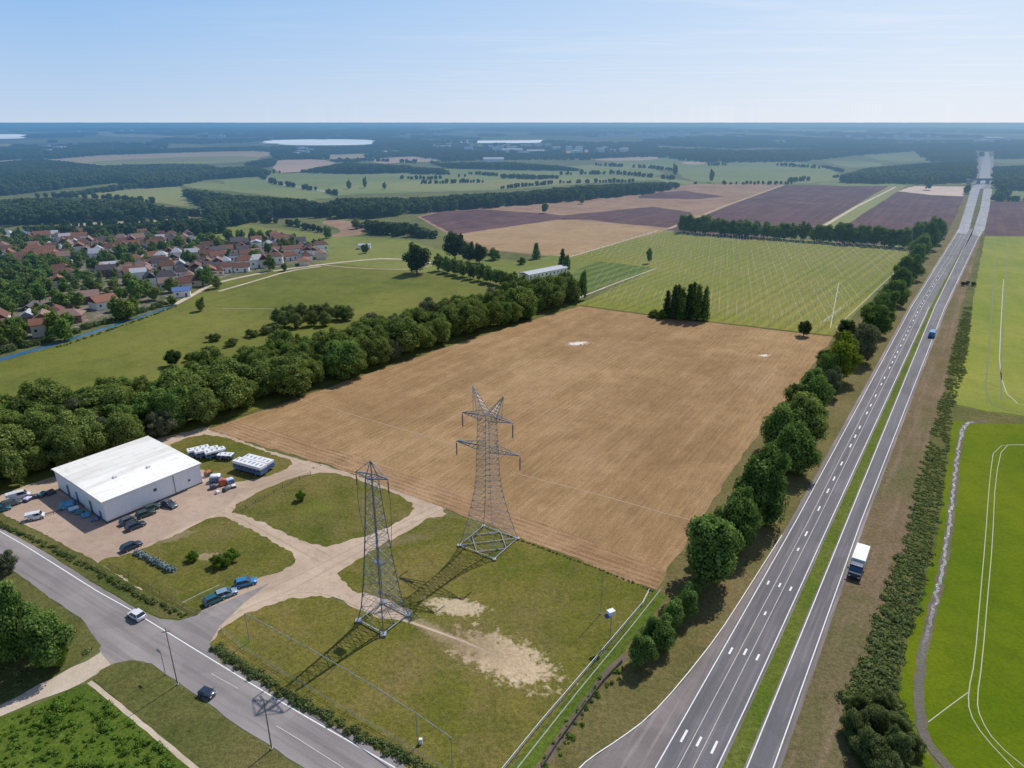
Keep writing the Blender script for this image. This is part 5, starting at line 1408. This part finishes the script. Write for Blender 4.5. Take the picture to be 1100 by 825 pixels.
def car(p, rz, label, cat, col, kind='hatch', group=None, name='car', L=4.3, Wd=1.8, Hh=1.5):
    """x forward"""
    o = empty(name, p, label, cat, group, rz); h2 = L/2; pm = col
    belt = .92 if kind != 'van' else 1.15; z0 = .22
    S_ = [ring(-h2, Wd*.86, z0+.15, belt*.86), ring(-h2+.12, Wd*.96, z0, belt*.98), ring(-h2*.5, Wd, z0, belt), ring(h2*.35, Wd, z0, belt*.97), ring(h2*.72, Wd*.97, z0, belt*.87), ring(h2-.1, Wd*.92, z0, belt*.74), ring(h2, Wd*.8, z0+.12, belt*.62)]
    if kind == 'van': S_ = [ring(-h2, Wd*.93, z0+.1, belt), ring(-h2+.1, Wd, z0, belt), ring(h2*.5, Wd, z0, belt), ring(h2*.75, Wd, z0, belt*.95), ring(h2-.1, Wd*.95, z0, belt*.8), ring(h2, Wd*.85, z0+.12, belt*.62)]
    loft(S_).build('body', pm, o, 0, True)
    if kind == 'van': xr = [(-h2+.02, .93), (-h2+.25, .98), (h2*.45, .98), (h2*.70, .9)]; roof = (-h2+.1, h2*.42)
    elif kind == 'saloon': xr = [(-h2*.72, .9), (-h2*.42, .92), (h2*.12, .92), (h2*.48, .9)]; roof = (-h2*.42, h2*.10)
    else: xr = [(-h2*.93, .9), (-h2*.72, .92), (h2*.10, .92), (h2*.50, .9)]; roof = (-h2*.74, h2*.10)
    # greenhouse (glass) loft with sloped ends, painted roof over it
    def gsec(x, k, top): w_ = Wd*k; return [(x, -w_/2, belt-.06), (x, w_/2, belt-.06), (x, w_/2*.86, top), (x, -w_/2*.86, top)]
    zt = Hh-.06
    g = MB(); a, b_, c_, d_ = [x for x, _ in xr]; wd = Wd*.92
    vs = [(a, -wd/2, belt-.05), (d_, -wd/2, belt-.05), (d_, wd/2, belt-.05), (a, wd/2, belt-.05), (b_, -wd*.41, zt), (c_, -wd*.41, zt), (c_, wd*.41, zt), (b_, wd*.41, zt)]
    g.add(vs, [(0, 1, 2, 3), (4, 7, 6, 5), (0, 4, 5, 1), (1, 5, 6, 2), (2, 6, 7, 3), (3, 7, 4, 0)]); g.build('windows', M['glass'], o, .03)
    r_ = MB(); r_.box(((b_+c_)/2, 0, zt+.03), (c_-b_+.12, wd*.86, .07))
    for s in (-1, 1):     # pillars
        for (x1, x2) in ((a, b_), ((a+d_)/2, (b_+c_)/2), (d_, c_)):
            r_.bar((x1, s*wd*.505, belt-.04), (x2, s*wd*.425, zt), .04, 4)
    if kind == 'van':
        r_.box(((a+b_+c_)/3-.6, 0, (belt+zt)/2), (L*.52, wd*.99, zt-belt+.02), 0, .93)
    r_.build('roof', pm, o, .015)
    wr_ = .32 if kind != 'van' else .35
    for sx in (-.31*L, .31*L):
        for sy in (-Wd/2+.08, Wd/2-.08): wheel(o, sx, sy, wr_, 1)
    for s in (-1, 1):
        b = MB(); b.box((h2-.06, s*Wd*.33, belt*.62), (.1, .34, .15)); b.build('headlight', M['lamp'], o, .02)
        b = MB(); b.box((-h2+.03, s*Wd*.36, belt*.75), (.08, .22, .2)); b.build('tail_light', M['redlamp'], o, .02)
        b = MB(); b.box((h2*.42, s*(Wd/2+.09), belt+.03), (.12, .2, .13)); b.build('mirror', pm, o, .02)
    return o
dark = paint('dark_blue', (.03, .05, .085)); grey = paint('slate', (.09, .11, .14)); blue_ = paint('bright_blue', (.04, .22, .45)); teal = paint('teal', (.02, .13, .17)); wht = paint('white', (.72, .74, .76), 0); bgrn = paint('bottle_green', (.03, .07, .06))
def ang(x1, y1, x2, y2): d = G(x2, y2)-G(x1, y1); return math.atan2(d.y, d.x)
ra = LRA
car(G(141.5, 589), ang(130, 593, 152, 583), 'dark estate car parked alone at the end of the silvery hedge', 'car', dark)
car(G(146, 567), ang(134, 571, 156, 562), 'dark blue car nearest the camera in the group by the warehouse corner', 'car', dark)
car(G(139, 561), ang(128, 566, 150, 556), 'slate car tight behind the nearest one by the warehouse corner', 'car', grey, L=4.0)
car(G(157, 554), ang(146, 558, 168, 550), 'bottle green car in the middle of the group by the warehouse wall', 'car', bgrn)
car(G(164, 547.5), ang(154, 551, 172, 544), 'small green car closest to the warehouse wall', 'car', bgrn, L=3.8)
car(G(182, 543.5), ang(172, 539, 192, 547), 'long dark grey saloon parked at an angle off the warehouse wall', 'car', grey, 'saloon', L=4.7)
car(G(264, 628), ang(250, 631, 277, 624), 'bright blue hatchback parked beside the gravel track', 'car', blue_)
car(G(243, 640), ang(230, 644, 256, 635), 'blue and white hatchback between the teal car and the bright blue one', 'car', paint('pale_blue', (.25, .38, .50)))
car(G(231, 646), ang(220, 650, 242, 640), 'dark teal car at the roadside end of the three by the gravel track', 'car', teal)
car(G(147, 663), LRA+math.pi, 'small white car driving on the local road', 'car', wht, L=3.7)
car(G(223, 747), LRA+.15, 'tiny dark car with a pale bonnet on the near lane of the local road', 'car', dark, L=2.7, Wd=1.5, Hh=1.1)
car(G(1001, 361), HWY, 'blue van driving away on the single carriageway of the highway', 'van', blue_, 'van', L=6.2, Wd=2.5, Hh=2.6, name='van')
car(G(12, 543), ang(0, 545, 24, 538), 'slate blue car parked at the left end of the yard', 'car', grey)
car(G(22, 535), ang(10, 537, 34, 531), 'white van behind the slate car at the left end of the yard', 'van', wht, 'van', name='van', Hh=1.9)
car(G(40, 557), ang(30, 556, 50, 552), 'small white van standing alone in the yard beside the guard rail', 'van', wht, 'van', L=3.2, Hh=1.7, name='van')
car(G(2, 549), ang(0, 545, 24, 538), 'teal car at the very left picture edge of the yard', 'car', teal, L=3.8)
# truck
tl, th, tw_ = 9.6, 3.1, 2.5
tc_ = (G(915, 628)+G(926.5, 594))/2; o = empty('truck', tc_, 'white box truck with a dark blue cab driving towards the camera on the highway', 'truck', rz=HWY+math.pi)
b = MB(); b.box((-1.4, 0, 1.95), (tl-3.3, tw_, 2.5)); b.build('cargo_box', M['white'], o, .05)
b = MB(); b.box((0, 0, .62), (tl-.6, 1.0, .2)); b.build('chassis', M['steel_dark'], o)
navy = paint('navy', (.02, .04, .085))
cb = loft([[(x, -1.2, z0), (x, 1.2, z0), (x, 1.2*k, z1), (x, -1.2*k, z1)] for x, z0, z1, k in ((1.95, .5, 2.75, .95), (3.5, .5, 2.75, .93), (4.15, .5, 1.75, 1.0), (4.75, .5, 1.55, .97), (4.85, .6, 1.1, .93))])
cab = cb.build('cab', navy, o, .06)
b = MB(); b.add([(3.56, -1.02, 2.62), (3.56, 1.02, 2.62), (4.2, 1.1, 1.79), (4.2, -1.1, 1.79)], [(0, 1, 2, 3)]); b.build('windscreen', paint('sky_tinted_glass', (.05, .13, .2), .3), cab)
for s in (-1, 1):
    b = MB(); b.box((4.86, s*.85, .95), (.08, .4, .22)); b.build('headlight', M['lamp'], o, .02)
    b = MB(); b.box((3.9, s*1.38, 2.0), (.14, .28, .5)); b.build('mirror', navy, o, .03)
    b = MB(); b.box((2.9, s*1.19, 2.05), (.8, .04, .7)); b.build('side_window', M['glass'], cab)
for x in (-3.4, -2.3, 3.4):
    for s in (-1, 1): wheel(o, x, s*1.12, .5, s)

# ================================================================== YARD CLUTTER
def fabric(name, c1, c2, sc_=1.6):
    m, q = newmat(name); p = q.pos(); n = q.noise(p, sc_, 4, .6, .5)
    finish(q, bsdf(q, q.mix(q.rng(n, .45, .6), c1, c2), .6, n, .5, .1, spec=.3)); return m
wrapm = fabric('white_wrap', (.78, .79, .80), (.62, .66, .72)); bluem = fabric('blue_sheeting', (.06, .13, .30), (.22, .32, .46), 2.5)
tarp = fabric('blue_tarp', (.08, .28, .48), (.20, .42, .60)); tarpg = fabric('green_tarp', (.06, .22, .20), (.12, .30, .34)); redm = fabric('red_sheeting', (.42, .09, .05), (.55, .20, .13)); darkm = fabric('dark_scrap', (.05, .06, .08), (.16, .17, .2), 3); lil = fabric('lilac_sheeting', (.55, .52, .72), (.72, .70, .82))
def bundle(p, size, rz, top, side, label, group=None, name='wrapped_bundle', cat='bundle'):
    """shrink-wrapped goods on a pallet: sagging wrapped block, lighter cap, pallet"""
    o = empty(name, p, label, cat, group, rz); L_, W_, H_ = size
    b = MB(); b.box((0, 0, .08), (L_*.96, W_*.96, .14)); b.build('pallet', M['wood'], o)
    bm = bmesh.new(); bmesh.ops.create_cube(bm, size=1); bmesh.ops.subdivide_edges(bm, edges=bm.edges, cuts=5, use_grid_fill=True)
    sd_ = random.random()*50
    for v_ in bm.verts:
        r = max(abs(v_.co.x), abs(v_.co.y))*2; z = (v_.co.z+.5)
        k = 1-.10*z**3; x, y = v_.co.x*L_*k, v_.co.y*W_*k
        zz = z*H_*(1-.12*r**4*(z > .5))
        n = mnoise.noise(Vector((x*1.4+sd_, y*1.4, zz*1.4)))*.10
        v_.co = (x*(1+n*.5), y*(1+n*.5), .16+zz+(n if z > .4 else 0))
    for f in bm.faces: f.material_index = 0 if f.calc_center_median().z < .16+H_*.72 else 1; f.smooth = True
    me = bpy.data.meshes.new('cover'); bm.to_mesh(me); bm.free(); me.materials.append(side); me.materials.append(top)
    link('cover', me, o); return o
# parked trailers and vans on the grass behind the warehouse
bluep = simple('blue_panel', (.07, .14, .30), .4)
def trailer(p, rz, L_, W_, H_, label):
    o = empty('trailer', p, label, 'trailer', None, rz)
    b = MB(); b.box((0, 0, .7+(H_-.7)*.32), (L_, W_, (H_-.7)*.64)); b.build('side_panel', bluep, o, .04)
    b = MB(); b.box((0, 0, H_-.02-(H_-.7)*.18), (L_*1.005, W_*1.01, (H_-.7)*.36)); b.build('roof', M['white'], o, .12)
    b = MB(); n = max(3, int(L_/1.3))
    for i in range(n): b.box((-L_/2+L_*(i+.5)/n, random.uniform(-.2, .2), H_+.05), (.35, W_*random.uniform(.2, .5), .10))
    b.build('roof_hatch', fab_dark, o)
    b = MB(); 
    for i in range(n): b.box((-L_/2+L_*(i+.5)/n, -W_/2-.02, .7+(H_-.7)*.5), (.8, .05, .5)); b.box((-L_/2+L_*(i+.5)/n, W_/2+.02, .7+(H_-.7)*.5), (.8, .05, .5))
    b.build('window', M['glass'], o)
    for x in (-L_*.3, L_*.3):
        for s in (-1, 1): wheel(o, x, s*(W_/2-.2), .4, s)
    return o
fab_dark = simple('roof_fitting', (.30, .34, .40), .6)
a0 = ang(245, 501, 288, 513)
nn = Vector((-math.sin(a0), math.cos(a0), 0))
trailer(G(268, 508)+nn*.5, a0, 9.6, 2.5, 2.9, 'long white-roofed trailer with blue sides beside the gravel track')
trailer(G(268, 508)+nn*3.4, a0+.02, 8.6, 2.4, 2.7, 'white-roofed trailer parked just behind the long one by the gravel track')
a1 = ang(206, 487, 246, 494)
for k, (x, y, da, L_, lab) in enumerate([(214, 489, .9, 5.5, 'white and blue trailer at the left end of the group behind the warehouse'), (223, 490, .85, 6.0, 'white and blue trailer in the middle of the group behind the warehouse'), (232, 491, .95, 5.2, 'white and blue trailer at the right end of the group behind the warehouse'), (243, 493, .2, 4.0, 'small low white trailer just right of the group behind the warehouse')]):
    trailer(G(x, y), a1+da, L_, 2.1, 2.3 if k < 3 else 1.6, lab)
for k, (x, y, s, tp, sd_, lab) in enumerate([
 (232, 517, (2.6, 2.0, 1.8), wrapm, bluem, 'white and blue covered pile next to the warehouse corner'),
 (239, 521, (1.7, 1.6, 1.6), redm, redm, 'red covered heap in the clutter by the warehouse corner'),
 (247, 519, (1.9, 1.5, 1.3), lil, bluem, 'lilac topped pile right of the red heap'),
 (229, 525, (1.5, 1.3, 1.0), darkm, darkm, 'dark scrap pile against the warehouse corner'),
 (243, 527, (1.6, 1.2, .8), darkm, darkm, 'low dark scrap pile in front of the red heap'),
 (224, 511, (1.6, 1.4, 1.3), redm, darkm, 'rust red pile half hidden behind the warehouse corner'),
 (251, 524, (1.2, 1.0, .7), wrapm, darkm, 'small pale pile at the track end of the clutter'),
 (234, 530, (.9, .8, .6), wrapm, wrapm, 'small white sack lying on the gravel before the clutter'),
 (73, 545, (3.0, 2.2, 1.4), tarp, tarp, 'bright blue tarpaulin heap in the shade of the warehouse'),
 (80, 549, (2.2, 1.6, .9), wrapm, tarp, 'pale blue heap just in front of the bright blue tarpaulin'),
 (86, 552, (1.6, 1.2, .7), tarpg, tarpg, 'green tarpaulin heap along the shaded warehouse wall'),
 (93, 555, (1.9, 1.3, .8), tarp, tarp, 'small blue heap near the warehouse corner'),
 (102, 559, (1.6, 1.1, .6), bluem, bluem, 'dark blue heap closest to the near warehouse corner'),
 (30, 538, (1.7, 1.4, .8), lil, darkm, 'pale grey rubble pile beside the white van'),
 (37, 535, (1.6, 1.4, .8), darkm, darkm, 'dark rubble pile in the middle of the yard edge'),
 (46, 533, (2.0, 1.4, .9), tarpg, darkm, 'green and dark pile on the yard edge behind the warehouse shadow'),
 (55, 531, (1.8, 1.4, 1.0), darkm, darkm, 'dark pile against the far left warehouse corner')]):
    bundle(G(x, y), s, random.uniform(0, 1.5), tp, sd_, lab, name='covered_heap', cat='heap')

# ================================================================== TRELLIS ROWS
d1 = Vector((math.cos(VANG), math.sin(VANG), 0)); n1 = Vector((d1.y, -d1.x, 0))
tpoly = W([(612, 278), (705, 249), (800, 256), (974, 265), (974, 275), (896, 359), (860, 355), (697, 336), (622, 326), (706, 289)])
tp = np.array(tpoly); ctr = Vector((tp[:, 0].mean(), tp[:, 1].mean(), 0))
m = simple('trellis_post_paint', (.72, .74, .66), .6); NR = 0
offs = np.arange(-220, 220, 6.5); rowsegs = []
for of in offs:
    ss = np.arange(-320, 320, 2.0); X = ctr.x+n1.x*of+d1.x*ss; Y = ctr.y+n1.y*of+d1.y*ss
    ins = inpoly(X, Y, tpoly)
    if ins.sum() < 6: continue
    idx = np.where(ins)[0]; rowsegs.append((of, ss[idx[0]]+1, ss[idx[-1]]-1))
for k, (of, s0, s1) in enumerate(rowsegs):
    c = ctr+n1*of+d1*s0; b = MB(); n = max(2, int((s1-s0)/6.5)); L = s1-s0
    for i in range(n+1):
        p_ = d1*(L*i/n); lean = random.uniform(-.12, .12)
        b.bar(p_, p_+Vector((lean, lean, 3.4)), .10, 4)
    b.bar(Vector((0, 0, 3.3)), d1*L+Vector((0, 0, 3.3)), .05, 3)
    tag(b.build('trellis_row', m), f'{ordn(k)} line of white posts from the left across the trellis field', 'trellis', 'trellis rows of the field').location = c
d2 = Vector((.28, .96, 0)).normalized(); n2 = Vector((d2.y, -d2.x, 0)); kk = 0
for of in np.arange(-260, 260, 3.9):
    ss = np.arange(-320, 320, 2.0); X = ctr.x+n2.x*of+d2.x*ss; Y = ctr.y+n2.y*of+d2.y*ss
    ins = inpoly(X, Y, tpoly)
    if ins.sum() < 6: continue
    idx = np.where(ins)[0]; a_, b_ = ss[idx[0]]+1, ss[idx[-1]]-1; c = ctr+n2*of+d2*a_; L = b_-a_
    b = MB(); t = 0
    while t < L:                      # wires sag and are missing in places
        e = min(L, t+random.uniform(15, 60))
        b.bar(d2*t+Vector((0, 0, 3.45)), d2*e+Vector((0, 0, 3.45)), random.choice([.02, .03, .045]), 3); t = e+random.choice([0, 3, 12, 25])
    tag(b.build('trellis_wire', m), f'{ordn(kk)} pale wire from the left running away from the camera over the trellis field', 'wire', 'wires over the trellis rows').location = c; kk += 1
# a few brighter marks: pale tapes laid on the ground at the right end
ribbon('ground_tape', [[(892, 352), (897, 325), (901, 304)], [(898, 352), (930, 322), (962, 292), (974, 276)], [(884, 346), (905, 330)]], .26, .09, M['line2'])

# ================================================================== VILLAGE
brickr = [simple('orange_tile_roof', (.27, .125, .08), .9, var=.3), simple('brown_tile_roof', (.17, .085, .065), .9, var=.3), simple('dark_slate_roof', (.10, .085, .095), .8, var=.3), simple('pale_red_tile_roof', (.28, .18, .15), .9, var=.3), simple('grey_sheet_roof', (.42, .44, .48), .6, var=.15), simple('blue_sheet_roof', (.10, .18, .42), .5, var=.15)]
RN = ['orange-tiled', 'brown-tiled', 'dark slate', 'pale red', 'pale grey sheet', 'blue sheet']
wallm = [simple('white_render', (.86, .85, .82), .9, var=.1), simple('cream_render', (.70, .62, .50), .9, var=.12), simple('brown_brick', (.28, .18, .14), .9, var=.2)]
WN = ['white', 'cream', 'brown brick']
winm = M['glass']
HM = {}
def house_meshes(L_, W_, h, rise, wi, ri, hip):
    key = (L_, W_, h, rise, wi, ri, hip)
    if key in HM: return HM[key]
    w_ = MB(); w_.box((0, 0, h/2), (L_, W_, h))
    if not hip:
        for s in (-1, 1): w_.add([(s*L_/2, -W_/2, h), (s*L_/2, W_/2, h), (s*L_/2, 0, h+rise), (s*(L_/2-.2), -W_/2, h), (s*(L_/2-.2), W_/2, h), (s*(L_/2-.2), 0, h+rise)], [(0, 1, 2), (3, 5, 4), (0, 2, 5, 3), (1, 4, 5, 2)])
    wm = w_.mesh('wall', wallm[wi])
    r_ = MB(); e = .45; x = L_/2+e; y = W_/2+e; xi = x-(W_/2 if hip else 0); zb = h-.05; t = .18
    vs = [(-x, -y, zb), (x, -y, zb), (x, y, zb), (-x, y, zb), (-xi, 0, h+rise), (xi, 0, h+rise)]
    top = [(a, b_, c_+t) for a, b_, c_ in vs]
    r_.add(vs+top, [(6, 7, 11, 10), (8, 9, 10, 11), (7, 8, 11), (9, 6, 10), (0, 1, 7, 6), (1, 2, 8, 7), (2, 3, 9, 8), (3, 0, 6, 9), (0, 4, 5, 1), (2, 5, 4, 3), (1, 5, 2), (3, 4, 0)])
    rm = me_from('roof', r_.v, r_.f, brickr[ri])
    c_ = MB(); c_.box((L_*.2, W_*.12, h+rise*.9), (.7, .6, 1.6)); cm = c_.mesh('chimney', wallm[2])
    g = MB().box((0, 0, 0), (1.0, .06, 1.15)).mesh('window', winm)
    d_ = MB().box((0, 0, 1.0), (1.0, .07, 2.0)).mesh('door', M['wood'])
    HM[key] = (wm, rm, cm, g, d_); return HM[key]
def house(p, rz, L_, W_, h, rise, wi, ri, hip, label, group=None, name='house', chimney=True):
    wm, rm, cm, g, d_ = house_meshes(L_, W_, h, rise, wi, ri, hip)
    o = empty(name, (p[0], p[1], 0), label, 'house' if name == 'house' else 'building', group, rz)
    link('wall', wm, o); r_ = link('roof', rm, o)
    if chimney: link('chimney', cm, r_)
    k = max(2, int(L_/3.2))
    for s in (-1, 1):
        for i in range(k):
            x = -L_/2+L_*(i+.5)/k
            if s == -1 and i == k//2: link('door', d_, o, (x, s*(W_/2+.02), 0)); continue
            link('window', g, o, (x, s*(W_/2+.02), h*.55))
    return o
vrng = random.Random(3)
vill = [(-40, 385), (0, 375), (50, 362), (100, 346), (150, 331), (186, 319), (215, 304), (262, 292), (310, 284), (352, 279), (350, 268), (300, 258), (262, 256), (235, 258), (200, 258), (165, 257), (130, 258), (80, 254), (0, 254), (-40, 256)]
vp = W(vill)
fixed = [ # x, y, L, W, h, rise, wall, roof, hip, label
 (121, 290, 16, 9, 4.2, 1.8, 0, 4, False, 'long low building with a pale grey sheet roof in the middle of the village'),
 (314, 276, 15, 11, 6.5, 2.2, 0, 1, False, 'large white-fronted hall at the right end of the village'),
 (196, 318, 10, 7, 3.6, 1.8, 0, 5, False, 'small house with a vivid blue roof beside the village road'),
 (327, 284, 13, 8, 3.5, 1.6, 1, 0, True, 'low house with a bright orange roof by the pale village road'),
 (112, 330, 13, 10, 4, 3, 0, 0, False, 'gabled house with a white gable end nearest the canal'),
 (75, 345, 15, 10, 3.6, 2.8, 2, 3, True, 'broad house with a large pale red hipped roof by the canal'),
 (5, 357, 13, 10, 3.8, 2.8, 0, 0, True, 'orange-roofed house at the left picture edge by the canal'),
 (36, 340, 14, 9, 4.5, 2.8, 0, 2, False, 'dark-roofed white house standing forward at the left of the village'),
 (213, 306, 12, 9, 3.6, 2.6, 1, 1, True, 'brown-roofed house right of the blue-roofed one'),
 (90, 325, 18, 10, 4, 2.8, 2, 3, False, 'long terrace with a pale red roof behind the canal-side houses'),
 (150, 300, 10, 8, 5, 2.4, 0, 4, False, 'bright white house with a pale roof in the village centre'),
 (22, 258, 20, 12, 5, 2.0, 0, 5, False, 'large shed with a blue roof at the far left of the village'),
 (345, 277, 11, 8, 4, 2.2, 1, 3, True, 'last house at the right end of the village'),
 (276, 268, 9, 8, 6, 1.6, 0, 4, False, 'tall pale house behind the village trees')]
vh = []
for f in fixed:
    p = G(f[0], f[1]); vh.append(p)
    house(p, vrng.choice([.3, .5, .4, 1.9]) if f[0] != 112 else 1.0, round(f[2]*.8, 1), round(f[3]*.8, 1), f[4]*.9, f[5]*.85, *f[6:9], f[9])
pts = scatter(vp, 10.0, .36, np.random.default_rng(21)); cand = []
for x, y in pts:
    p = Vector((x, y, 0))
    if min((p-q_).length for q_ in vh) < 10: continue
    cand.append(p)
def to_px(p):
    q_ = H; d = p.y*CP+q_*SP; return 550+FPX*p.x/d, 412.5+FPX*(q_*CP-p.y*SP)/d
cand.sort(key=lambda p: -to_px(p)[1]); cnt = {}
vtrees = []
for p in cand:
    x, y = to_px(p)
    nz = mnoise.noise(Vector((p.x*.022, p.y*.022, 4.4)))
    if nz > .14 or (x < 60 and 285 < y < 335 and nz > -.35) or (70 < x < 105 and 275 < y < 312) or vrng.random() < .06: vtrees.append(p); continue
    if y < 262 and 95 < x < 150: vtrees.append(p); continue
    ri = vrng.choices([0, 1, 2, 3, 4], [22, 30, 20, 16, 12])[0]; wi = vrng.choices([0, 1, 2], [60, 25, 15])[0]
    L_ = vrng.choice([6, 7, 8.5, 10]); W_ = vrng.choice([5, 6]); h = vrng.choice([3, 3.6, 5.2]); hip = vrng.random() < .4
    band_ = 'canal-side part' if y > 325 else 'front part' if y > 308 else 'middle' if y > 288 else 'back part' if y > 270 else 'far edge'
    side = 'left' if x < 80 else 'centre-left' if x < 160 else 'centre-right' if x < 240 else 'right'
    key = (ri, wi, band_, side); cnt[key] = cnt.get(key, 0)+1
    lab = f'{WN[wi]} house, {RN[ri]} roof, village {side} {band_}, {ordn(cnt[key]-1)} nearest'
    house(p, vrng.choice([.35, .45, .55, 1.95, 2.05])+vrng.uniform(-.12, .12), L_, W_, h, vrng.choice([2.2, 2.8]), wi, ri, hip, lab, 'houses of the village', chimney=vrng.random() < .7)
    if vrng.random() < .42: vtrees.append(p+Vector((vrng.uniform(-7, 7), vrng.uniform(6, 8), 0)))
for k in [(150, 316), (158, 318), (147, 322), (222, 291), (226, 300), (223, 306), (232, 310), (247, 276), (249, 282), (288, 272), (291, 291), (306, 291), (205, 288), (200, 282), (186, 328), (216, 334), (128, 342), (137, 343), (145, 338), (45, 352), (60, 361), (20, 372), (70, 366), (260, 262), (268, 261), (274, 262), (281, 263)]:
    vtrees.append(G(*k))
vtrees.sort(key=lambda p: -to_px(p)[1])
for k, p in enumerate(vtrees):
    x, y = to_px(p); big = (x < 60 and y > 285) or vrng.random() < .3
    plant('midd' if vrng.random() < .6 else 'mid', p, vrng.uniform(4, 7)+(3.5 if big else 0), f'{ordn(k)} tree among the village houses counting back from the canal', group='trees among the village houses', wide=vrng.uniform(.85, 1.15))
print('houses', sum(cnt.values())+len(fixed), 'village trees', len(vtrees))
# roadside scrub along the canal
hedge('canal_bank_scrub', 'rough dark scrub along the village side of the canal', 'scrub', lobes_along([(-20, 388), (0, 380), (50, 367), (100, 351), (150, 336), (180, 326)], 70, .8, 2.2, 1.5, .8), 'far', 3, .7, 'stuff')
hedge('canal_bank_scrub', 'dark weeds along the meadow side of the canal', 'scrub', lobes_along([(60, 374), (100, 361), (150, 344), (190, 329)], 50, .3, .7, .4, .8), 'far', 5, .4, 'stuff')

# distant single buildings -----------------------------------------------
fb = [(584, 296, 32, 8, 3.2, .8, 'long white glasshouse with a low roof beside the striped field'),
      (392, 267, 8, 5, 2.6, .9, 'tiny white hut alone on the pale meadow'),
      (530, 174, 45, 30, 7, 3, 'white farm shed below the whitish lake'), (550, 164, 60, 30, 9, 3, 'white industrial hall beyond the farm shed'),
      (575, 165, 50, 25, 8, 3, 'pale hall right of the white industrial hall'), (475, 160, 60, 25, 8, 3, 'low white building left beyond the fields'),
      (415, 166, 60, 25, 7, 3, 'white barn near the pink field below the big lake'), (318, 168, 20, 15, 7, 4, 'white farmhouse between woods below the big lake'),
      (1064, 152, 90, 50, 16, 4, 'white hall beside the far end of the highway'), (740, 172, 30, 16, 7, 3, 'red-brown farm roof at the edge of the far green field'),
      (672, 163, 40, 20, 7, 3, 'pale farm building left of the far green field')]
for x, y, L_, W_, h, rise, lab in fb:
    o = house(G(x, y), .12 if x != 584 else ang(569, 298, 604, 291), L_, W_, h, rise, 0, 4 if x not in (740,) else 0, False, lab, name='farm_building', chimney=False)
# bridge over the highway
b0 = G(1038, 197.5); b1 = G(1074, 197.5)
o = empty('road_bridge', b0, 'dark road bridge crossing the highway in the distance', 'bridge')
b = MB(); d_ = b1-b0; b.box(d_/2+Vector((0, 0, 5.6)), (d_.length, 9, 1.2)); b.build('deck', M['concrete'], o)
for s in (-1, 1):
    b = MB(); b.box(d_/2+Vector((0, s*4.3, 6.8)), (d_.length, .25, 1.1)); b.build('parapet', M['steel_dark'], o)
b = MB()
for t in (.05, .35, .62, .95): b.box(d_*t+Vector((0, 0, 2.5)), (1.2, 7, 5.0))
b.build('pier', M['concrete'], o)

build_trees()
